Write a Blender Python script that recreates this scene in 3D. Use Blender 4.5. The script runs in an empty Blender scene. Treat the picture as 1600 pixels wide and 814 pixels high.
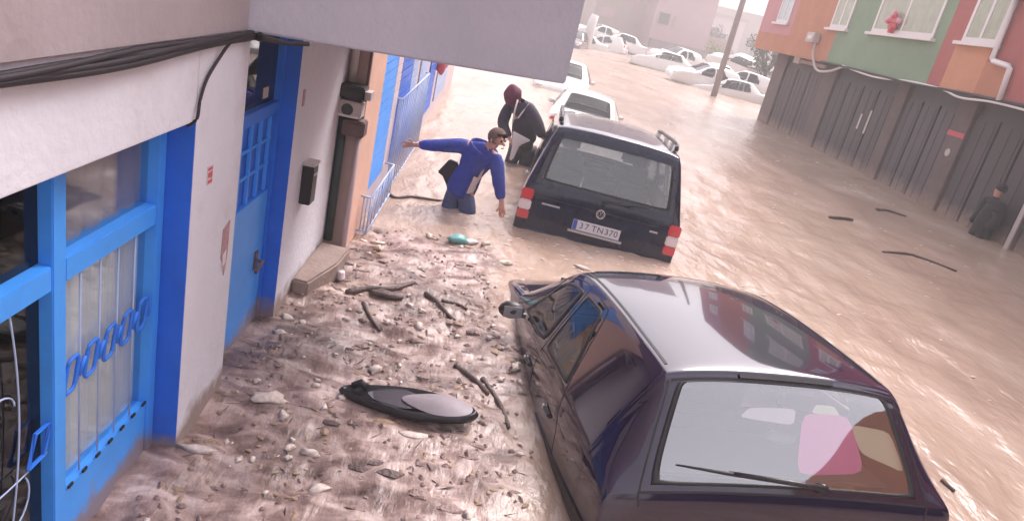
import bpy, bmesh, math, random
import numpy as np
from mathutils import Vector, Matrix, noise
from mathutils.geometry import tessellate_polygon
SC = bpy.context.scene
COL = SC.collection
random.seed(7); RNG = np.random.default_rng(11)
R_ = math.radians

# ------------------------------------------------------------------ camera
cd = bpy.data.cameras.new('camera'); cam = bpy.data.objects.new('camera', cd); COL.objects.link(cam)
cd.sensor_width = 36; cd.lens = 1114.8072 / 1600 * 36; cd.clip_start = .02; cd.clip_end = 2000
def _cam_axes():
    f = 1114.80716; Y = Vector((1, -415, f)).normalized(); D = Vector((-700, 2993, f)).normalized()
    X = D.cross(Y)
    # rows: world axes expressed in image axes (right, down, forward)
    right = Vector((X[0], Y[0], -D[0])); down = Vector((X[1], Y[1], -D[1])); fwd = Vector((X[2], Y[2], -D[2]))
    return right, -down, -fwd
_r, _u, _b = _cam_axes()
cam.matrix_world = Matrix(((_r[0], _u[0], _b[0], 0), (_r[1], _u[1], _b[1], 0), (_r[2], _u[2], _b[2], 2.25), (0, 0, 0, 1)))
SC.camera = cam

# ------------------------------------------------------------------ sky, sun, exposure
w = bpy.data.worlds.new('World'); SC.world = w; w.use_nodes = True
nt = w.node_tree; bg = nt.nodes['Background']
sky = nt.nodes.new('ShaderNodeTexSky'); sky.sky_type = 'NISHITA'; sky.sun_disc = False
SUN_EL, SUN_AZ = R_(52), R_(35)
sky.sun_elevation = SUN_EL; sky.sun_rotation = SUN_AZ; sky.air_density = 1.2; sky.dust_density = 4.0
hs = nt.nodes.new('ShaderNodeHueSaturation'); hs.inputs['Saturation'].default_value = .22
tint = nt.nodes.new('ShaderNodeMix'); tint.data_type = 'RGBA'; tint.blend_type = 'MULTIPLY'; tint.inputs['Factor'].default_value = 1
tint.inputs[7].default_value = (1.0, .93, .97, 1)
nt.links.new(sky.outputs[0], hs.inputs['Color']); nt.links.new(hs.outputs[0], tint.inputs[6])
nt.links.new(tint.outputs[2], bg.inputs['Color']); bg.inputs['Strength'].default_value = .15
sl = bpy.data.lights.new('sun', 'SUN'); sl.energy = .9; sl.angle = R_(25); sl.color = (1, .93, .88)
so = bpy.data.objects.new('sun', sl); COL.objects.link(so)
sd = Vector((math.sin(SUN_AZ) * math.cos(SUN_EL), math.cos(SUN_AZ) * math.cos(SUN_EL), math.sin(SUN_EL)))
so.rotation_euler = sd.to_track_quat('Z', 'Y').to_euler()
SC.view_settings.view_transform = 'Standard'; SC.view_settings.look = 'None'
SC.view_settings.exposure = 1.5; SC.view_settings.gamma = 1

# ------------------------------------------------------------------ materials
MATS = {}
def mat(name, col, rough=.6, metal=0, coat=0, cior=1.5, bump=0, bscale=20, var=0, vscale=3, spec=.5, dirt=None, dirt_amt=0, dscale=4, stretch=None, tide=0):
    if name in MATS: return MATS[name]
    m = bpy.data.materials.new(name); m.use_nodes = True; n = m.node_tree; p = n.nodes['Principled BSDF']
    p.inputs['Base Color'].default_value = (*col, 1); p.inputs['Roughness'].default_value = rough
    p.inputs['Metallic'].default_value = metal; p.inputs['Coat Weight'].default_value = coat; p.inputs['Coat Roughness'].default_value = .04; p.inputs['Coat IOR'].default_value = cior
    p.inputs['Specular IOR Level'].default_value = spec
    g = n.nodes.new('ShaderNodeNewGeometry')
    src = g.outputs['Position']
    if stretch:
        mp = n.nodes.new('ShaderNodeMapping'); mp.inputs['Scale'].default_value = stretch; n.links.new(src, mp.inputs[0]); src = mp.outputs[0]
    out = None
    if var:
        t = n.nodes.new('ShaderNodeTexNoise'); t.inputs['Scale'].default_value = vscale; t.inputs['Detail'].default_value = 8; t.inputs['Roughness'].default_value = .65
        n.links.new(src, t.inputs['Vector'])
        r = n.nodes.new('ShaderNodeMapRange'); r.inputs[1].default_value = .3; r.inputs[2].default_value = .7; r.inputs[3].default_value = 1 - var; r.inputs[4].default_value = 1 + var
        n.links.new(t.outputs['Fac'], r.inputs[0])
        v = n.nodes.new('ShaderNodeVectorMath'); v.operation = 'SCALE'; v.inputs[0].default_value = col; n.links.new(r.outputs[0], v.inputs['Scale'])
        out = v.outputs[0]; n.links.new(out, p.inputs['Base Color'])
    if dirt:
        t = n.nodes.new('ShaderNodeTexNoise'); t.inputs['Scale'].default_value = dscale; t.inputs['Detail'].default_value = 10; t.inputs['Roughness'].default_value = .7
        n.links.new(src, t.inputs['Vector'])
        r = n.nodes.new('ShaderNodeMapRange'); r.inputs[1].default_value = .62 - dirt_amt * .35; r.inputs[2].default_value = .75; n.links.new(t.outputs['Fac'], r.inputs[0])
        mx = n.nodes.new('ShaderNodeMix'); mx.data_type = 'RGBA'
        mm = n.nodes.new('ShaderNodeMath'); mm.operation = 'MULTIPLY'; mm.inputs[1].default_value = min(1, dirt_amt * 1.4); n.links.new(r.outputs[0], mm.inputs[0])
        n.links.new(mm.outputs[0], mx.inputs['Factor'])
        if out: n.links.new(out, mx.inputs[6])
        else: mx.inputs[6].default_value = (*col, 1)
        mx.inputs[7].default_value = (*dirt, 1); n.links.new(mx.outputs[2], p.inputs['Base Color'])
        rr = n.nodes.new('ShaderNodeMapRange'); rr.inputs[3].default_value = rough; rr.inputs[4].default_value = max(rough, .7); n.links.new(mm.outputs[0], rr.inputs[0]); n.links.new(rr.outputs[0], p.inputs['Roughness'])
    if tide:                                          # dried mud left by the flood on the lowest part
        cur = p.inputs['Base Color'].links[0].from_socket if p.inputs['Base Color'].links else None
        sx = n.nodes.new('ShaderNodeSeparateXYZ'); n.links.new(g.outputs['Position'], sx.inputs[0]); t = n.nodes.new('ShaderNodeTexNoise'); t.inputs['Scale'].default_value = 7; t.inputs['Detail'].default_value = 8; n.links.new(g.outputs['Position'], t.inputs['Vector'])
        ma = n.nodes.new('ShaderNodeMath'); ma.operation = 'MULTIPLY_ADD'; ma.inputs[1].default_value = -.34; n.links.new(t.outputs['Fac'], ma.inputs[0]); n.links.new(sx.outputs['Z'], ma.inputs[2])
        r = n.nodes.new('ShaderNodeMapRange'); r.inputs[1].default_value = -.14 ; r.inputs[2].default_value = -.14 + tide; r.inputs[3].default_value = .85; r.inputs[4].default_value = 0; n.links.new(ma.outputs[0], r.inputs[0])
        mx = n.nodes.new('ShaderNodeMix'); mx.data_type = 'RGBA'; n.links.new(r.outputs[0], mx.inputs['Factor']); mx.inputs[7].default_value = (.30, .21, .17, 1)
        if cur: n.links.new(cur, mx.inputs[6])
        else: mx.inputs[6].default_value = (*col, 1)
        n.links.new(mx.outputs[2], p.inputs['Base Color'])
    if bump:
        t = n.nodes.new('ShaderNodeTexNoise'); t.inputs['Scale'].default_value = bscale; t.inputs['Detail'].default_value = 6
        n.links.new(src, t.inputs['Vector']); b = n.nodes.new('ShaderNodeBump'); b.inputs['Strength'].default_value = bump; b.inputs['Distance'].default_value = .02
        n.links.new(t.outputs['Fac'], b.inputs['Height']); n.links.new(b.outputs[0], p.inputs['Normal'])
    MATS[name] = m; return m
def glassmat(name, tintc, ior=1.5, rough=.02, alpha=.5):
    """window glass seen as a thin sheet: tinted see-through plus mirror reflection by Fresnel"""
    if name in MATS: return MATS[name]
    m = bpy.data.materials.new(name); m.use_nodes = True; n = m.node_tree; n.nodes.clear()
    o = n.nodes.new('ShaderNodeOutputMaterial'); tr = n.nodes.new('ShaderNodeBsdfTransparent'); tr.inputs[0].default_value = (*tintc, 1)
    gl = n.nodes.new('ShaderNodeBsdfGlossy'); gl.inputs['Roughness'].default_value = rough; gl.inputs['Color'].default_value = (.95, .95, .97, 1)
    ge = n.nodes.new('ShaderNodeNewGeometry'); dt = n.nodes.new('ShaderNodeVectorMath'); dt.operation = 'DOT_PRODUCT'; n.links.new(ge.outputs['Normal'], dt.inputs[0]); n.links.new(ge.outputs['Incoming'], dt.inputs[1])
    def mth(op, a, b=None):
        q = n.nodes.new('ShaderNodeMath'); q.operation = op
        for k, v_ in enumerate((a, b)):
            if v_ is None: continue
            if isinstance(v_, (int, float)): q.inputs[k].default_value = v_
            else: n.links.new(v_, q.inputs[k])
        return q.outputs[0]
    r0 = ((ior - 1) / (ior + 1)) ** 2; fo = mth('ADD', mth('MULTIPLY', mth('POWER', mth('SUBTRACT', 1, mth('ABSOLUTE', dt.outputs['Value'])), 5), 1 - r0), r0); mx = n.nodes.new('ShaderNodeMixShader')
    n.links.new(fo, mx.inputs[0]); n.links.new(tr.outputs[0], mx.inputs[1]); n.links.new(gl.outputs[0], mx.inputs[2]); n.links.new(mx.outputs[0], o.inputs[0])
    MATS[name] = m; return m
MUD = (.40, .29, .235)
M = dict(
    lav=mat('lavender_plaster', (.76, .76, .83), .8, tide=.10, bump=.25, bscale=30, var=.07, vscale=2.2, dirt=(.47, .41, .42), dirt_amt=.35, dscale=2.2),
    grey=mat('grey_plaster', (.47, .455, .52), .85, bump=.2, bscale=25, var=.07, vscale=1.5, dirt=(.27, .235, .24), dirt_amt=.25, dscale=1.3),
    blue=mat('blue_paint', (.022, .19, .80), .42, tide=.09, var=.10, vscale=5, bump=.08, bscale=30, dirt=(.06, .15, .42), dirt_amt=.2, dscale=6),
    blue2=mat('deep_blue_paint_and_shade', (.014, .15, .70), .45, tide=.09, var=.12, vscale=4, bump=.1, bscale=25, dirt=(.10, .13, .36), dirt_amt=.25, dscale=5),
    bluel=mat('sky_blue_paint', (.06, .36, 1.0), .45, tide=.09, var=.08, vscale=4, bump=.06, bscale=30, dirt=(.10, .22, .55), dirt_amt=.2, dscale=5),
    paleblue=mat('pale_blue_paint', (.42, .52, .76), .55, var=.1, vscale=6),
    curtain=mat('white_curtain', (.86, .84, .90), .8, var=.08, vscale=3.5, stretch=(1, 1, .3), dirt=(.42, .46, .38), dirt_amt=.25, dscale=5),
    curtain2=mat('mauve_curtain', (.36, .31, .38), .85, var=.15, vscale=6),
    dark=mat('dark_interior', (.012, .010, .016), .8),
    black=mat('black_rubber', (.010, .009, .012), .5),
    blackp=mat('black_plastic', (.018, .016, .02), .38, var=.2, vscale=20),
    navy=mat('navy_car_paint', (.004, .004, .030), .16, coat=.7, cior=1.4, spec=.25, dirt=(.06, .045, .045), dirt_amt=.2, dscale=9),
    plum=mat('dark_plum_car_paint', (.012, .004, .028), .14, coat=1, cior=1.66, bump=.02, bscale=90, spec=.12, dirt=(.035, .025, .026), dirt_amt=.08, dscale=9),
    white=mat('white_car_paint', (.78, .75, .72), .25, coat=.8, var=.03, vscale=4),
    maroon=mat('maroon_car_paint', (.035, .008, .025), .35, coat=.15, spec=.3),
    silver=mat('silver_trim', (.62, .60, .62), .28, metal=.9),
    red=mat('red_lens', (.62, .012, .03), .2, coat=1), wlens=mat('clear_lens', (.78, .68, .70), .22, coat=1),
    plate=mat('number_plate_white', (.74, .72, .76), .4), platetx=mat('number_plate_ink', (.03, .03, .04), .5), pblue=mat('number_plate_blue', (.05, .10, .45), .4),
    pink=mat('pink_paper', (.85, .22, .50), .7), yellow=mat('cream_paper', (.80, .78, .55), .7),
    glass=glassmat('window_glass', (.86, .90, .90)), glassd=glassmat('dark_window_glass', (.28, .31, .33), 1.5), carglass=glassmat('car_rear_glass', (.74, .76, .78), 4.2), vanglass=glassmat('van_rear_glass', (.86, .92, .92), 2.1),
    carsideg=glassmat('car_side_glass', (.22, .25, .26), 1.5),
    seat=mat('seat_fabric', (.07, .075, .08), .85, var=.2, vscale=30), trimgrey=mat('grey_cabin_trim', (.17, .18, .18), .7),
    concrete=mat('concrete', (.30, .225, .20), .85, bump=.4, bscale=30, var=.15, vscale=6),
    beige=mat('beige_render', (.44, .33, .30), .85, bump=.2, bscale=20, var=.1, vscale=3),
    peach=mat('peach_render', (.70, .44, .34), .8, bump=.2, bscale=20, var=.08, vscale=3),
    pinkw=mat('pale_pink_render', (.66, .56, .58), .8, var=.08, vscale=3),
    greenpipe=mat('dark_green_pipe', (.022, .040, .042), .45), pinkpipe=mat('pinkish_pipe', (.50, .38, .40), .5), brown=mat('brown_box', (.14, .085, .085), .6, var=.15, vscale=20),
    cream=mat('cream_metal', (.52, .46, .44), .5), whitep=mat('white_pvc', (.74, .69, .68), .45), cable=mat('black_cable', (.018, .012, .018), .6),
    chip=mat('pale_foam', (.62, .52, .46), .6, var=.25, vscale=45), bark=mat('wet_wood', (.10, .065, .06), .55, bump=.5, bscale=60, var=.3, vscale=40),
    mudc=mat('mud_lump', (.27, .18, .16), .5, bump=.6, bscale=60, var=.3, vscale=30), leaf=mat('dead_leaf', (.30, .20, .13), .6),
    teal=mat('teal_plastic', (.16, .42, .40), .35), redp=mat('red_print', (.62, .10, .13), .6), pinkposter=mat('faded_pink_poster', (.50, .30, .32), .7, var=.25, vscale=25),
    skin=mat('skin', (.50, .25, .19), .5), jacket=mat('blue_jacket', (.022, .042, .28), .8, var=.22, vscale=14, bump=.4, bscale=30), shirt=mat('white_shirt', (.68, .60, .58), .8),
    jeans=mat('wet_jeans', (.045, .06, .15), .75, var=.3, vscale=20), hair=mat('grey_brown_hair', (.13, .075, .06), .8, bump=.6, bscale=120), eye=mat('dark_eye', (.01, .01, .01), .2),
    jlining=mat('dark_lining', (.02, .016, .03), .8),
    tan=mat('tan_render', (.46, .36, .33), .85, var=.08, vscale=.5), rose=mat('rose_render', (.52, .36, .38), .85, var=.08, vscale=.4), darkwin=mat('dark_window', (.12, .10, .10), .3),
    treeg=mat('foliage', (.10, .12, .04), .7, var=.4, vscale=2), treeg2=mat('grey_green_foliage', (.065, .075, .04), .7, var=.4, vscale=2), trunk=mat('trunk_bark', (.10, .08, .07), .9),
    darkcloth=mat('black_clothes', (.010, .009, .014), .85),
)

# ------------------------------------------------------------------ mesh helpers
def link(o, parent=None):
    COL.objects.link(o)
    if parent is not None: o.parent = parent
    return o
def tag(o, label=None, cat=None, group=None, kind=None):
    if label: o['label'] = label
    if cat: o['category'] = cat
    if group: o['group'] = group
    if kind: o['kind'] = kind
    return o
def empty(name, loc=(0, 0, 0), rot=(0, 0, 0), label=None, cat=None, group=None, parent=None):
    o = bpy.data.objects.new(name, None); o.empty_display_size = .2; link(o, parent); o.location = loc; o.rotation_euler = rot
    return tag(o, label, cat, group)
class MB:
    def __init__(s): s.v = []; s.f = []; s.m = []
    def add(s, vs, fs, mi=0):
        k = len(s.v); s.v += [tuple(p) for p in vs]; s.f += [tuple(i + k for i in f) for f in fs]; s.m += [mi] * len(fs); return s
    def box(s, x0, x1, y0, y1, z0, z1, mi=0):
        v = [(x0, y0, z0), (x1, y0, z0), (x1, y1, z0), (x0, y1, z0), (x0, y0, z1), (x1, y0, z1), (x1, y1, z1), (x0, y1, z1)]
        return s.add(v, [(0, 3, 2, 1), (4, 5, 6, 7), (0, 1, 5, 4), (1, 2, 6, 5), (2, 3, 7, 6), (3, 0, 4, 7)], mi)
    def tube(s, pts, r, n=8, mi=0, cap=True):
        pts = [Vector(p) for p in pts]; rs = r if isinstance(r, (list, tuple)) else [r] * len(pts); k = len(pts); vs = []; up = Vector((0, 0, 1))
        for i, p in enumerate(pts):
            d = (pts[min(i + 1, k - 1)] - pts[max(i - 1, 0)]).normalized()
            a = d.cross(up if abs(d.z) < .9 else Vector((1, 0, 0))).normalized(); b = d.cross(a)
            for j in range(n):
                t = 2 * math.pi * j / n; vs.append(p + (a * math.cos(t) + b * math.sin(t)) * rs[i])
        fs = [(i * n + j, i * n + (j + 1) % n, (i + 1) * n + (j + 1) % n, (i + 1) * n + j) for i in range(k - 1) for j in range(n)]
        if cap: fs += [tuple(range(n)), tuple(range((k - 1) * n, k * n))]
        return s.add(vs, fs, mi)
    def blob(s, c, r, seed=0, amp=.25, sub=2, mi=0):
        bm = bmesh.new(); bmesh.ops.create_icosphere(bm, subdivisions=sub, radius=1)
        vs = []
        for v in bm.verts:
            q = v.co * (1 + amp * noise.noise(v.co * 1.7 + Vector((seed * 3.1, seed, 5)))); vs.append((c[0] + q.x * r[0], c[1] + q.y * r[1], c[2] + q.z * r[2]))
        fs = [tuple(v.index for v in f.verts) for f in bm.faces]; bm.free(); return s.add(vs, fs, mi)
    def prism(s, poly, axis, a0, a1, mi=0):
        """poly: 2-D outline in the two other axes; extruded along axis from a0 to a1"""
        def P(p, a): return {0: (a, p[0], p[1]), 1: (p[0], a, p[1]), 2: (p[0], p[1], a)}[axis]
        n = len(poly); vs = [P(p, a0) for p in poly] + [P(p, a1) for p in poly]
        return s.add(vs, [tuple(range(n)), tuple(range(2 * n - 1, n - 1, -1))] + [(i, (i + 1) % n, n + (i + 1) % n, n + i) for i in range(n)], mi)
    def build(s, name, mats, parent=None, smooth=False, bevel=0, **kw):
        me = bpy.data.meshes.new(name); me.from_pydata(s.v, [], s.f); mats = mats if isinstance(mats, (list, tuple)) else [mats]
        for m in mats: me.materials.append(m)
        if len(mats) > 1: me.polygons.foreach_set('material_index', s.m)
        bm = bmesh.new(); bm.from_mesh(me); bmesh.ops.recalc_face_normals(bm, faces=bm.faces)
        if bevel: bmesh.ops.bevel(bm, geom=[e for e in bm.edges if e.is_manifold and e.calc_face_angle(0) > .6], offset=bevel, segments=2, affect='EDGES')
        bm.to_mesh(me); bm.free()
        if smooth: me.polygons.foreach_set('use_smooth', [True] * len(me.polygons))
        o = bpy.data.objects.new(name, me); link(o, parent); return tag(o, **kw)
def boxo(name, b, m, parent=None, bevel=0, **kw): return MB().box(*b).build(name, m, parent, bevel=bevel, **kw)
def tubeo(name, pts, r, m, parent=None, n=8, **kw): return MB().tube(pts, r, n).build(name, m, parent, smooth=True, **kw)
def copy_tree(o, parent=None):
    c = o.copy(); link(c); c.parent = parent if parent is not None else o.parent
    for ch in list(o.children): copy_tree(ch, c)
    return c
def textobj(name, body, size, m, parent, mtx, extr=.001, align='CENTER'):
    cu = bpy.data.curves.new(name, 'FONT'); cu.body = body; cu.size = size; cu.extrude = extr; cu.align_x = align; cu.align_y = 'CENTER'
    t = bpy.data.objects.new(name, cu); COL.objects.link(t); bpy.context.view_layer.update()
    me = bpy.data.meshes.new_from_object(t.evaluated_get(bpy.context.evaluated_depsgraph_get())); bpy.data.objects.remove(t)
    me.materials.clear(); me.materials.append(m); o = bpy.data.objects.new(name, me); link(o, parent); o.matrix_local = mtx; return o

# ------------------------------------------------------------------ flood water (one sheet out past the horizon)
def axis(lo, f0, f1, hi, step, grow):
    a = list(np.arange(f0, f1, step)); s = step; x = a[-1]
    while x < hi: s *= grow; x += s; a.append(x)
    s = step; x = a[0]; b = []
    while x > lo: s *= grow; x -= s; b.append(x)
    return np.array(b[::-1] + a)
def lattice_noise(X, Y, seed):
    rs = np.random.default_rng(seed); G = rs.random((256, 256)); xi = np.floor(X).astype(int); yi = np.floor(Y).astype(int); fx = X - xi; fy = Y - yi
    fx = fx * fx * (3 - 2 * fx); fy = fy * fy * (3 - 2 * fy); g = lambda a, b: G[a & 255, b & 255]
    return (g(xi, yi) * (1 - fx) + g(xi + 1, yi) * fx) * (1 - fy) + (g(xi, yi + 1) * (1 - fx) + g(xi + 1, yi + 1) * fx) * fy - .5
def fbm(X, Y, seed, octs=4, gain=.5):
    r = 0; a = 1
    for k in range(octs): r = r + a * lattice_noise(X * 2 ** k, Y * 2 ** k, seed + k); a *= gain
    return r
def sstep(a, b, x): t = np.clip((x - a) / (b - a), 0, 1); return t * t * (3 - 2 * t)
def mudmask(X, Y):
    edge = .62 + .12 * np.sin(Y * 2.1) - .25 * sstep(5.2, 7.0, Y)
    return (1 - sstep(edge - .35, edge + .05, X + .25 * fbm(X * 2, Y * 2, 77, 2))) * (1 - sstep(5.9, 6.7, Y + .6 * fbm(X * 1.5, Y * 1.5, 71, 2)))
def water_height(X, Y):
    d = np.maximum(Y, 1)
    fade = 1 / (1 + (d / 40) ** 2)
    warp = .5 * fbm(X * .7, Y * .7, 5, 2)
    h = .030 * fbm(X * 1.5 + warp, Y * .75 + warp, 21, 4, .5) + .012 * fbm(X * 5 + warp * 3, Y * 3, 31, 3, .55)
    r = 1 - np.abs(2 * fbm(X * 1.9 + warp * 2, Y * 1.0 + warp, 41, 3, .5)); h = h + .022 * (r - .7)
    m = mudmask(X, Y)
    lump = .040 * fbm(X * 2.6, Y * 3.0, 51, 5, .5) + .028 * (1 - np.abs(2.2 * fbm(X * 2.6 + 2 * warp, Y * 4.2, 61, 4, .5))) - .02
    return np.clip(h * fade * 1.35, -.08, .09) * (1 - m * .6) + lump * m
gx = axis(-500, -1.3, 3.2, 700, .022, 1.05); gy = axis(-60, 1.9, 8.0, 1500, .024, 1.028)
X, Y = np.meshgrid(gx, gy); Z = water_height(X, Y)
far = sstep(60, 200, Y) ; Z = Z * (1 - far)
nyg, nxg = X.shape
me = bpy.data.meshes.new('flood_water'); co = np.stack([X, Y, Z], -1).reshape(-1, 3)
idx = np.arange(nyg * nxg).reshape(nyg, nxg); q = np.stack([idx[:-1, :-1], idx[:-1, 1:], idx[1:, 1:], idx[1:, :-1]], -1).reshape(-1, 4)
me.vertices.add(len(co)); me.vertices.foreach_set('co', co.ravel()); me.loops.add(q.size); me.loops.foreach_set('vertex_index', q.ravel().astype(np.int32))
me.polygons.add(len(q)); me.polygons.foreach_set('loop_start', np.arange(0, q.size, 4, dtype=np.int32)); me.polygons.foreach_set('loop_total', np.full(len(q), 4, np.int32))
me.update(calc_edges=True); me.polygons.foreach_set('use_smooth', [True] * len(q))
at = me.attributes.new('silt', 'FLOAT', 'POINT'); at.data.foreach_set('value', mudmask(X, Y).ravel().astype(np.float32))
wm = bpy.data.materials.new('muddy_water'); wm.use_nodes = True; n = wm.node_tree; p = n.nodes['Principled BSDF']; L = n.links.new
geo = n.nodes.new('ShaderNodeNewGeometry'); att = n.nodes.new('ShaderNodeAttribute'); att.attribute_name = 'silt'
mp = n.nodes.new('ShaderNodeMapping'); mp.inputs['Scale'].default_value = (1, .5, 1); L(geo.outputs['Position'], mp.inputs[0])
def nz(scale, det=6, rough=.6, dist=0):
    t = n.nodes.new('ShaderNodeTexNoise'); t.inputs['Scale'].default_value = scale; t.inputs['Detail'].default_value = det; t.inputs['Roughness'].default_value = rough; t.inputs['Distortion'].default_value = dist
    L(mp.outputs[0], t.inputs['Vector']); return t.outputs['Fac']
def ramp(src, stops):
    r = n.nodes.new('ShaderNodeValToRGB'); e = r.color_ramp.elements
    while len(e) < len(stops): e.new(.5)
    for k, (pos, c) in enumerate(stops): e[k].position = pos; e[k].color = (*c, 1)
    L(src, r.inputs[0]); return r.outputs[0]
def mixc(f, a, b):
    m_ = n.nodes.new('ShaderNodeMix'); m_.data_type = 'RGBA'; L(f, m_.inputs['Factor']); L(a, m_.inputs[6]); L(b, m_.inputs[7]); return m_.outputs[2]
openw = ramp(nz(.9, 8, .6, .6), [(.3, (.36, .255, .198)), (.5, (.44, .322, .25)), (.64, (.51, .385, .31)), (.76, (.66, .56, .49))])  # palest stop: foam streaks plus ripple highlights painted into the colour
mp2 = n.nodes.new('ShaderNodeMapping'); mp2.inputs['Scale'].default_value = (1, 1.7, 1); L(geo.outputs['Position'], mp2.inputs[0]); mp0 = mp; mp = mp2; siltn = nz(4.2, 5, .60, .7); mp = mp0
silt = ramp(siltn, [(.30, (.10, .060, .052)), (.42, (.21, .135, .118)), (.53, (.37, .26, .23)), (.66, (.58, .45, .41))])
big = n.nodes.new('ShaderNodeTexNoise'); big.inputs['Scale'].default_value = 1.1; big.inputs['Detail'].default_value = 4; L(geo.outputs['Position'], big.inputs['Vector'])
br = n.nodes.new('ShaderNodeMapRange'); br.inputs[1].default_value = .35; br.inputs[2].default_value = .65; br.inputs[3].default_value = .62; br.inputs[4].default_value = 1.12; L(big.outputs['Fac'], br.inputs[0])
sv_ = n.nodes.new('ShaderNodeVectorMath'); sv_.operation = 'SCALE'; L(silt, sv_.inputs[0]); L(br.outputs[0], sv_.inputs['Scale']); silt = sv_.outputs[0]
L(mixc(att.outputs['Fac'], openw, silt), p.inputs['Base Color'])
p.inputs['Roughness'].default_value = .24; p.inputs['Specular IOR Level'].default_value = .55
b1 = n.nodes.new('ShaderNodeBump'); b1.inputs['Strength'].default_value = .8; b1.inputs['Distance'].default_value = .03; L(nz(6, 5, .56, .3), b1.inputs['Height'])
b2 = n.nodes.new('ShaderNodeBump'); b2.inputs['Distance'].default_value = .02; L(nz(26, 3, .5, .2), b2.inputs['Height']); L(b1.outputs[0], b2.inputs['Normal'])
ms = n.nodes.new('ShaderNodeMapRange'); ms.inputs[3].default_value = .28; ms.inputs[4].default_value = .38; L(att.outputs['Fac'], ms.inputs[0]); L(ms.outputs[0], b2.inputs['Strength'])
L(b2.outputs[0], p.inputs['Normal'])
rs_ = n.nodes.new('ShaderNodeMapRange'); rs_.inputs[3].default_value = .24; rs_.inputs[4].default_value = .40; L(att.outputs['Fac'], rs_.inputs[0]); L(rs_.outputs[0], p.inputs['Roughness'])
me.materials.append(wm); ob = bpy.data.objects.new('flood_water', me); link(ob); tag(ob, kind='structure')
def hz(x, y): return float(water_height(np.array([[x]], float), np.array([[y]], float))[0, 0])

# ------------------------------------------------------------------ near shop building on the left
FX = -1.11
sb = empty('shop_building', (FX, 3, 0), label='lavender plastered shop building with blue doors and a grey upper bay along the left', cat='building')
def inb(o): o.location = Vector(o.location) - Vector(sb.location); return o
def bbox(name, b, m, bevel=0, **kw): return inb(boxo(name, b, m, sb, bevel, **kw))
bbox('wall', (-1.50, FX, -3.5, 2.8, 1.53, 7.5), M['lav'], .006, label='lavender wall strip above the blue shop window')
bbox('wall', (-1.50, FX, 2.8, 3.36, -1.2, 7.5), M['lav'], .006, label='narrow white pier between shop window and door')
bbox('wall', (-1.50, FX, 3.362, 4.238, 1.86, 7.5), M['lav'])
bbox('wall', (-1.50, FX, 4.24, 5.62, -1.2, 7.5), M['lav'], .006, label='white wall between blue door and meter boxes')
bbox('wall', (-4.0, -1.52, -3.5, 5.62, -1.2, 7.5), M['grey'])
# projecting upper bay, its near face turned a little up the street
bay = MB().prism([(FX + .004, 3.25), (.385, 4.06), (.385, 5.6), (FX + .004, 5.6)], 2, 1.855, 7.5)
inb(bay.build('projecting_bay', M['grey'], sb, bevel=.008, label='smooth grey projecting first floor bay'))
inb(boxo('upper_shade_band', (-1.12, FX + .022, -3.5, 3.235, 1.865, 7.5), mat('brown_shaded_plaster', (.37, .315, .33), .85, bump=.2, bscale=25, var=.1, vscale=1.2, dirt=(.24, .19, .18), dirt_amt=.3, dscale=1.3), sb, label='upper wall above the cable with its grey brown shade painted in'))  # shade on the upper wall, put into a browner plaster colour
bbox('reveal', (-1.245, -1.107, 2.792, 2.799, -1.2, 1.532), M['blue2'], label='shaded deep blue reveal beside the shop window')  # reveals: their shade is put into a deeper blue than the frames
bbox('reveal', (-1.225, -1.107, 4.232, 4.239, -1.2, 1.858), M['blue2'], label='shaded blue reveal on the far side of the door')
# shop window
def window_part(parent, name, b, m, bevel=.004, **kw):
    o = boxo(name, b, m, parent, bevel, **kw); o.location = -Vector(parent.location) - Vector(sb.location) ; return o
sw = empty('shop_window', (-.13, -.9, 0), parent=sb); sw['label'] = 'blue framed shop window with scroll grille and curtain'
def swp(name, b, m, bevel=.004, **kw): return window_part(sw, name, b, m, bevel, **kw)
GX = -1.24
for y0, y1 in ((2.045, 2.115), (2.735, 2.79), (1.20, 1.26)): swp('frame', (GX - .05, GX + .03, y0, y1, -1, 1.56), M['bluel'])
for (y0, y1) in ((1.262, 2.043), (2.117, 2.733)):
    swp('frame', (GX - .05, GX + .027, y0, y1, 1.10, 1.185), M['bluel'])
    swp('frame', (GX - .05, GX + .027, y0, y1, 1.50, 1.56), M['bluel'])
swp('kick_panel', (GX - .04, GX + .018, 2.117, 2.733, -1, .26), M['bluel'])
swp('kick_panel', (GX - .04, GX + .018, 1.262, 2.043, -1, .10), M['blue'])
swp('pane', (GX - .02, GX - .014, 2.117, 2.733, .262, 1.098), M['glass'], 0)
swp('pane', (GX - .02, GX - .014, 1.262, 2.043, .102, 1.098), M['glassd'], 0)
swp('pane', (GX - .02, GX - .014, 2.117, 2.733, 1.187, 1.498), M['glass'], 0)
swp('pane', (GX - .02, GX - .014, 1.262, 2.043, 1.187, 1.498), M['glassd'], 0)
swp('frame', (GX - .05, GX + .03, -3.4, 1.198, -1, 1.52), M['blue2'])
def curtain(y0, y1, z0, z1, x, k, m, name='curtain'):
    N = 90; mb = MB(); vs = []
    for i in range(N + 1):
        y = y0 + (y1 - y0) * i / N; dx = .022 * abs(math.sin(k * (y - y0))) ** .6
        vs += [(x + dx, y, z0), (x + dx, y, z1)]
    mb.add(vs, [(2 * i, 2 * i + 2, 2 * i + 3, 2 * i + 1) for i in range(N)]); o = mb.build(name, m, sw, smooth=True); o.location = -Vector(sw.location) - Vector(sb.location); return o
curtain(2.09, 2.76, .2, 1.12, GX - .055, 25, M['curtain']); curtain(2.09, 2.76, 1.16, 1.53, GX - .055, 25, M['curtain2'])
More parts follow.
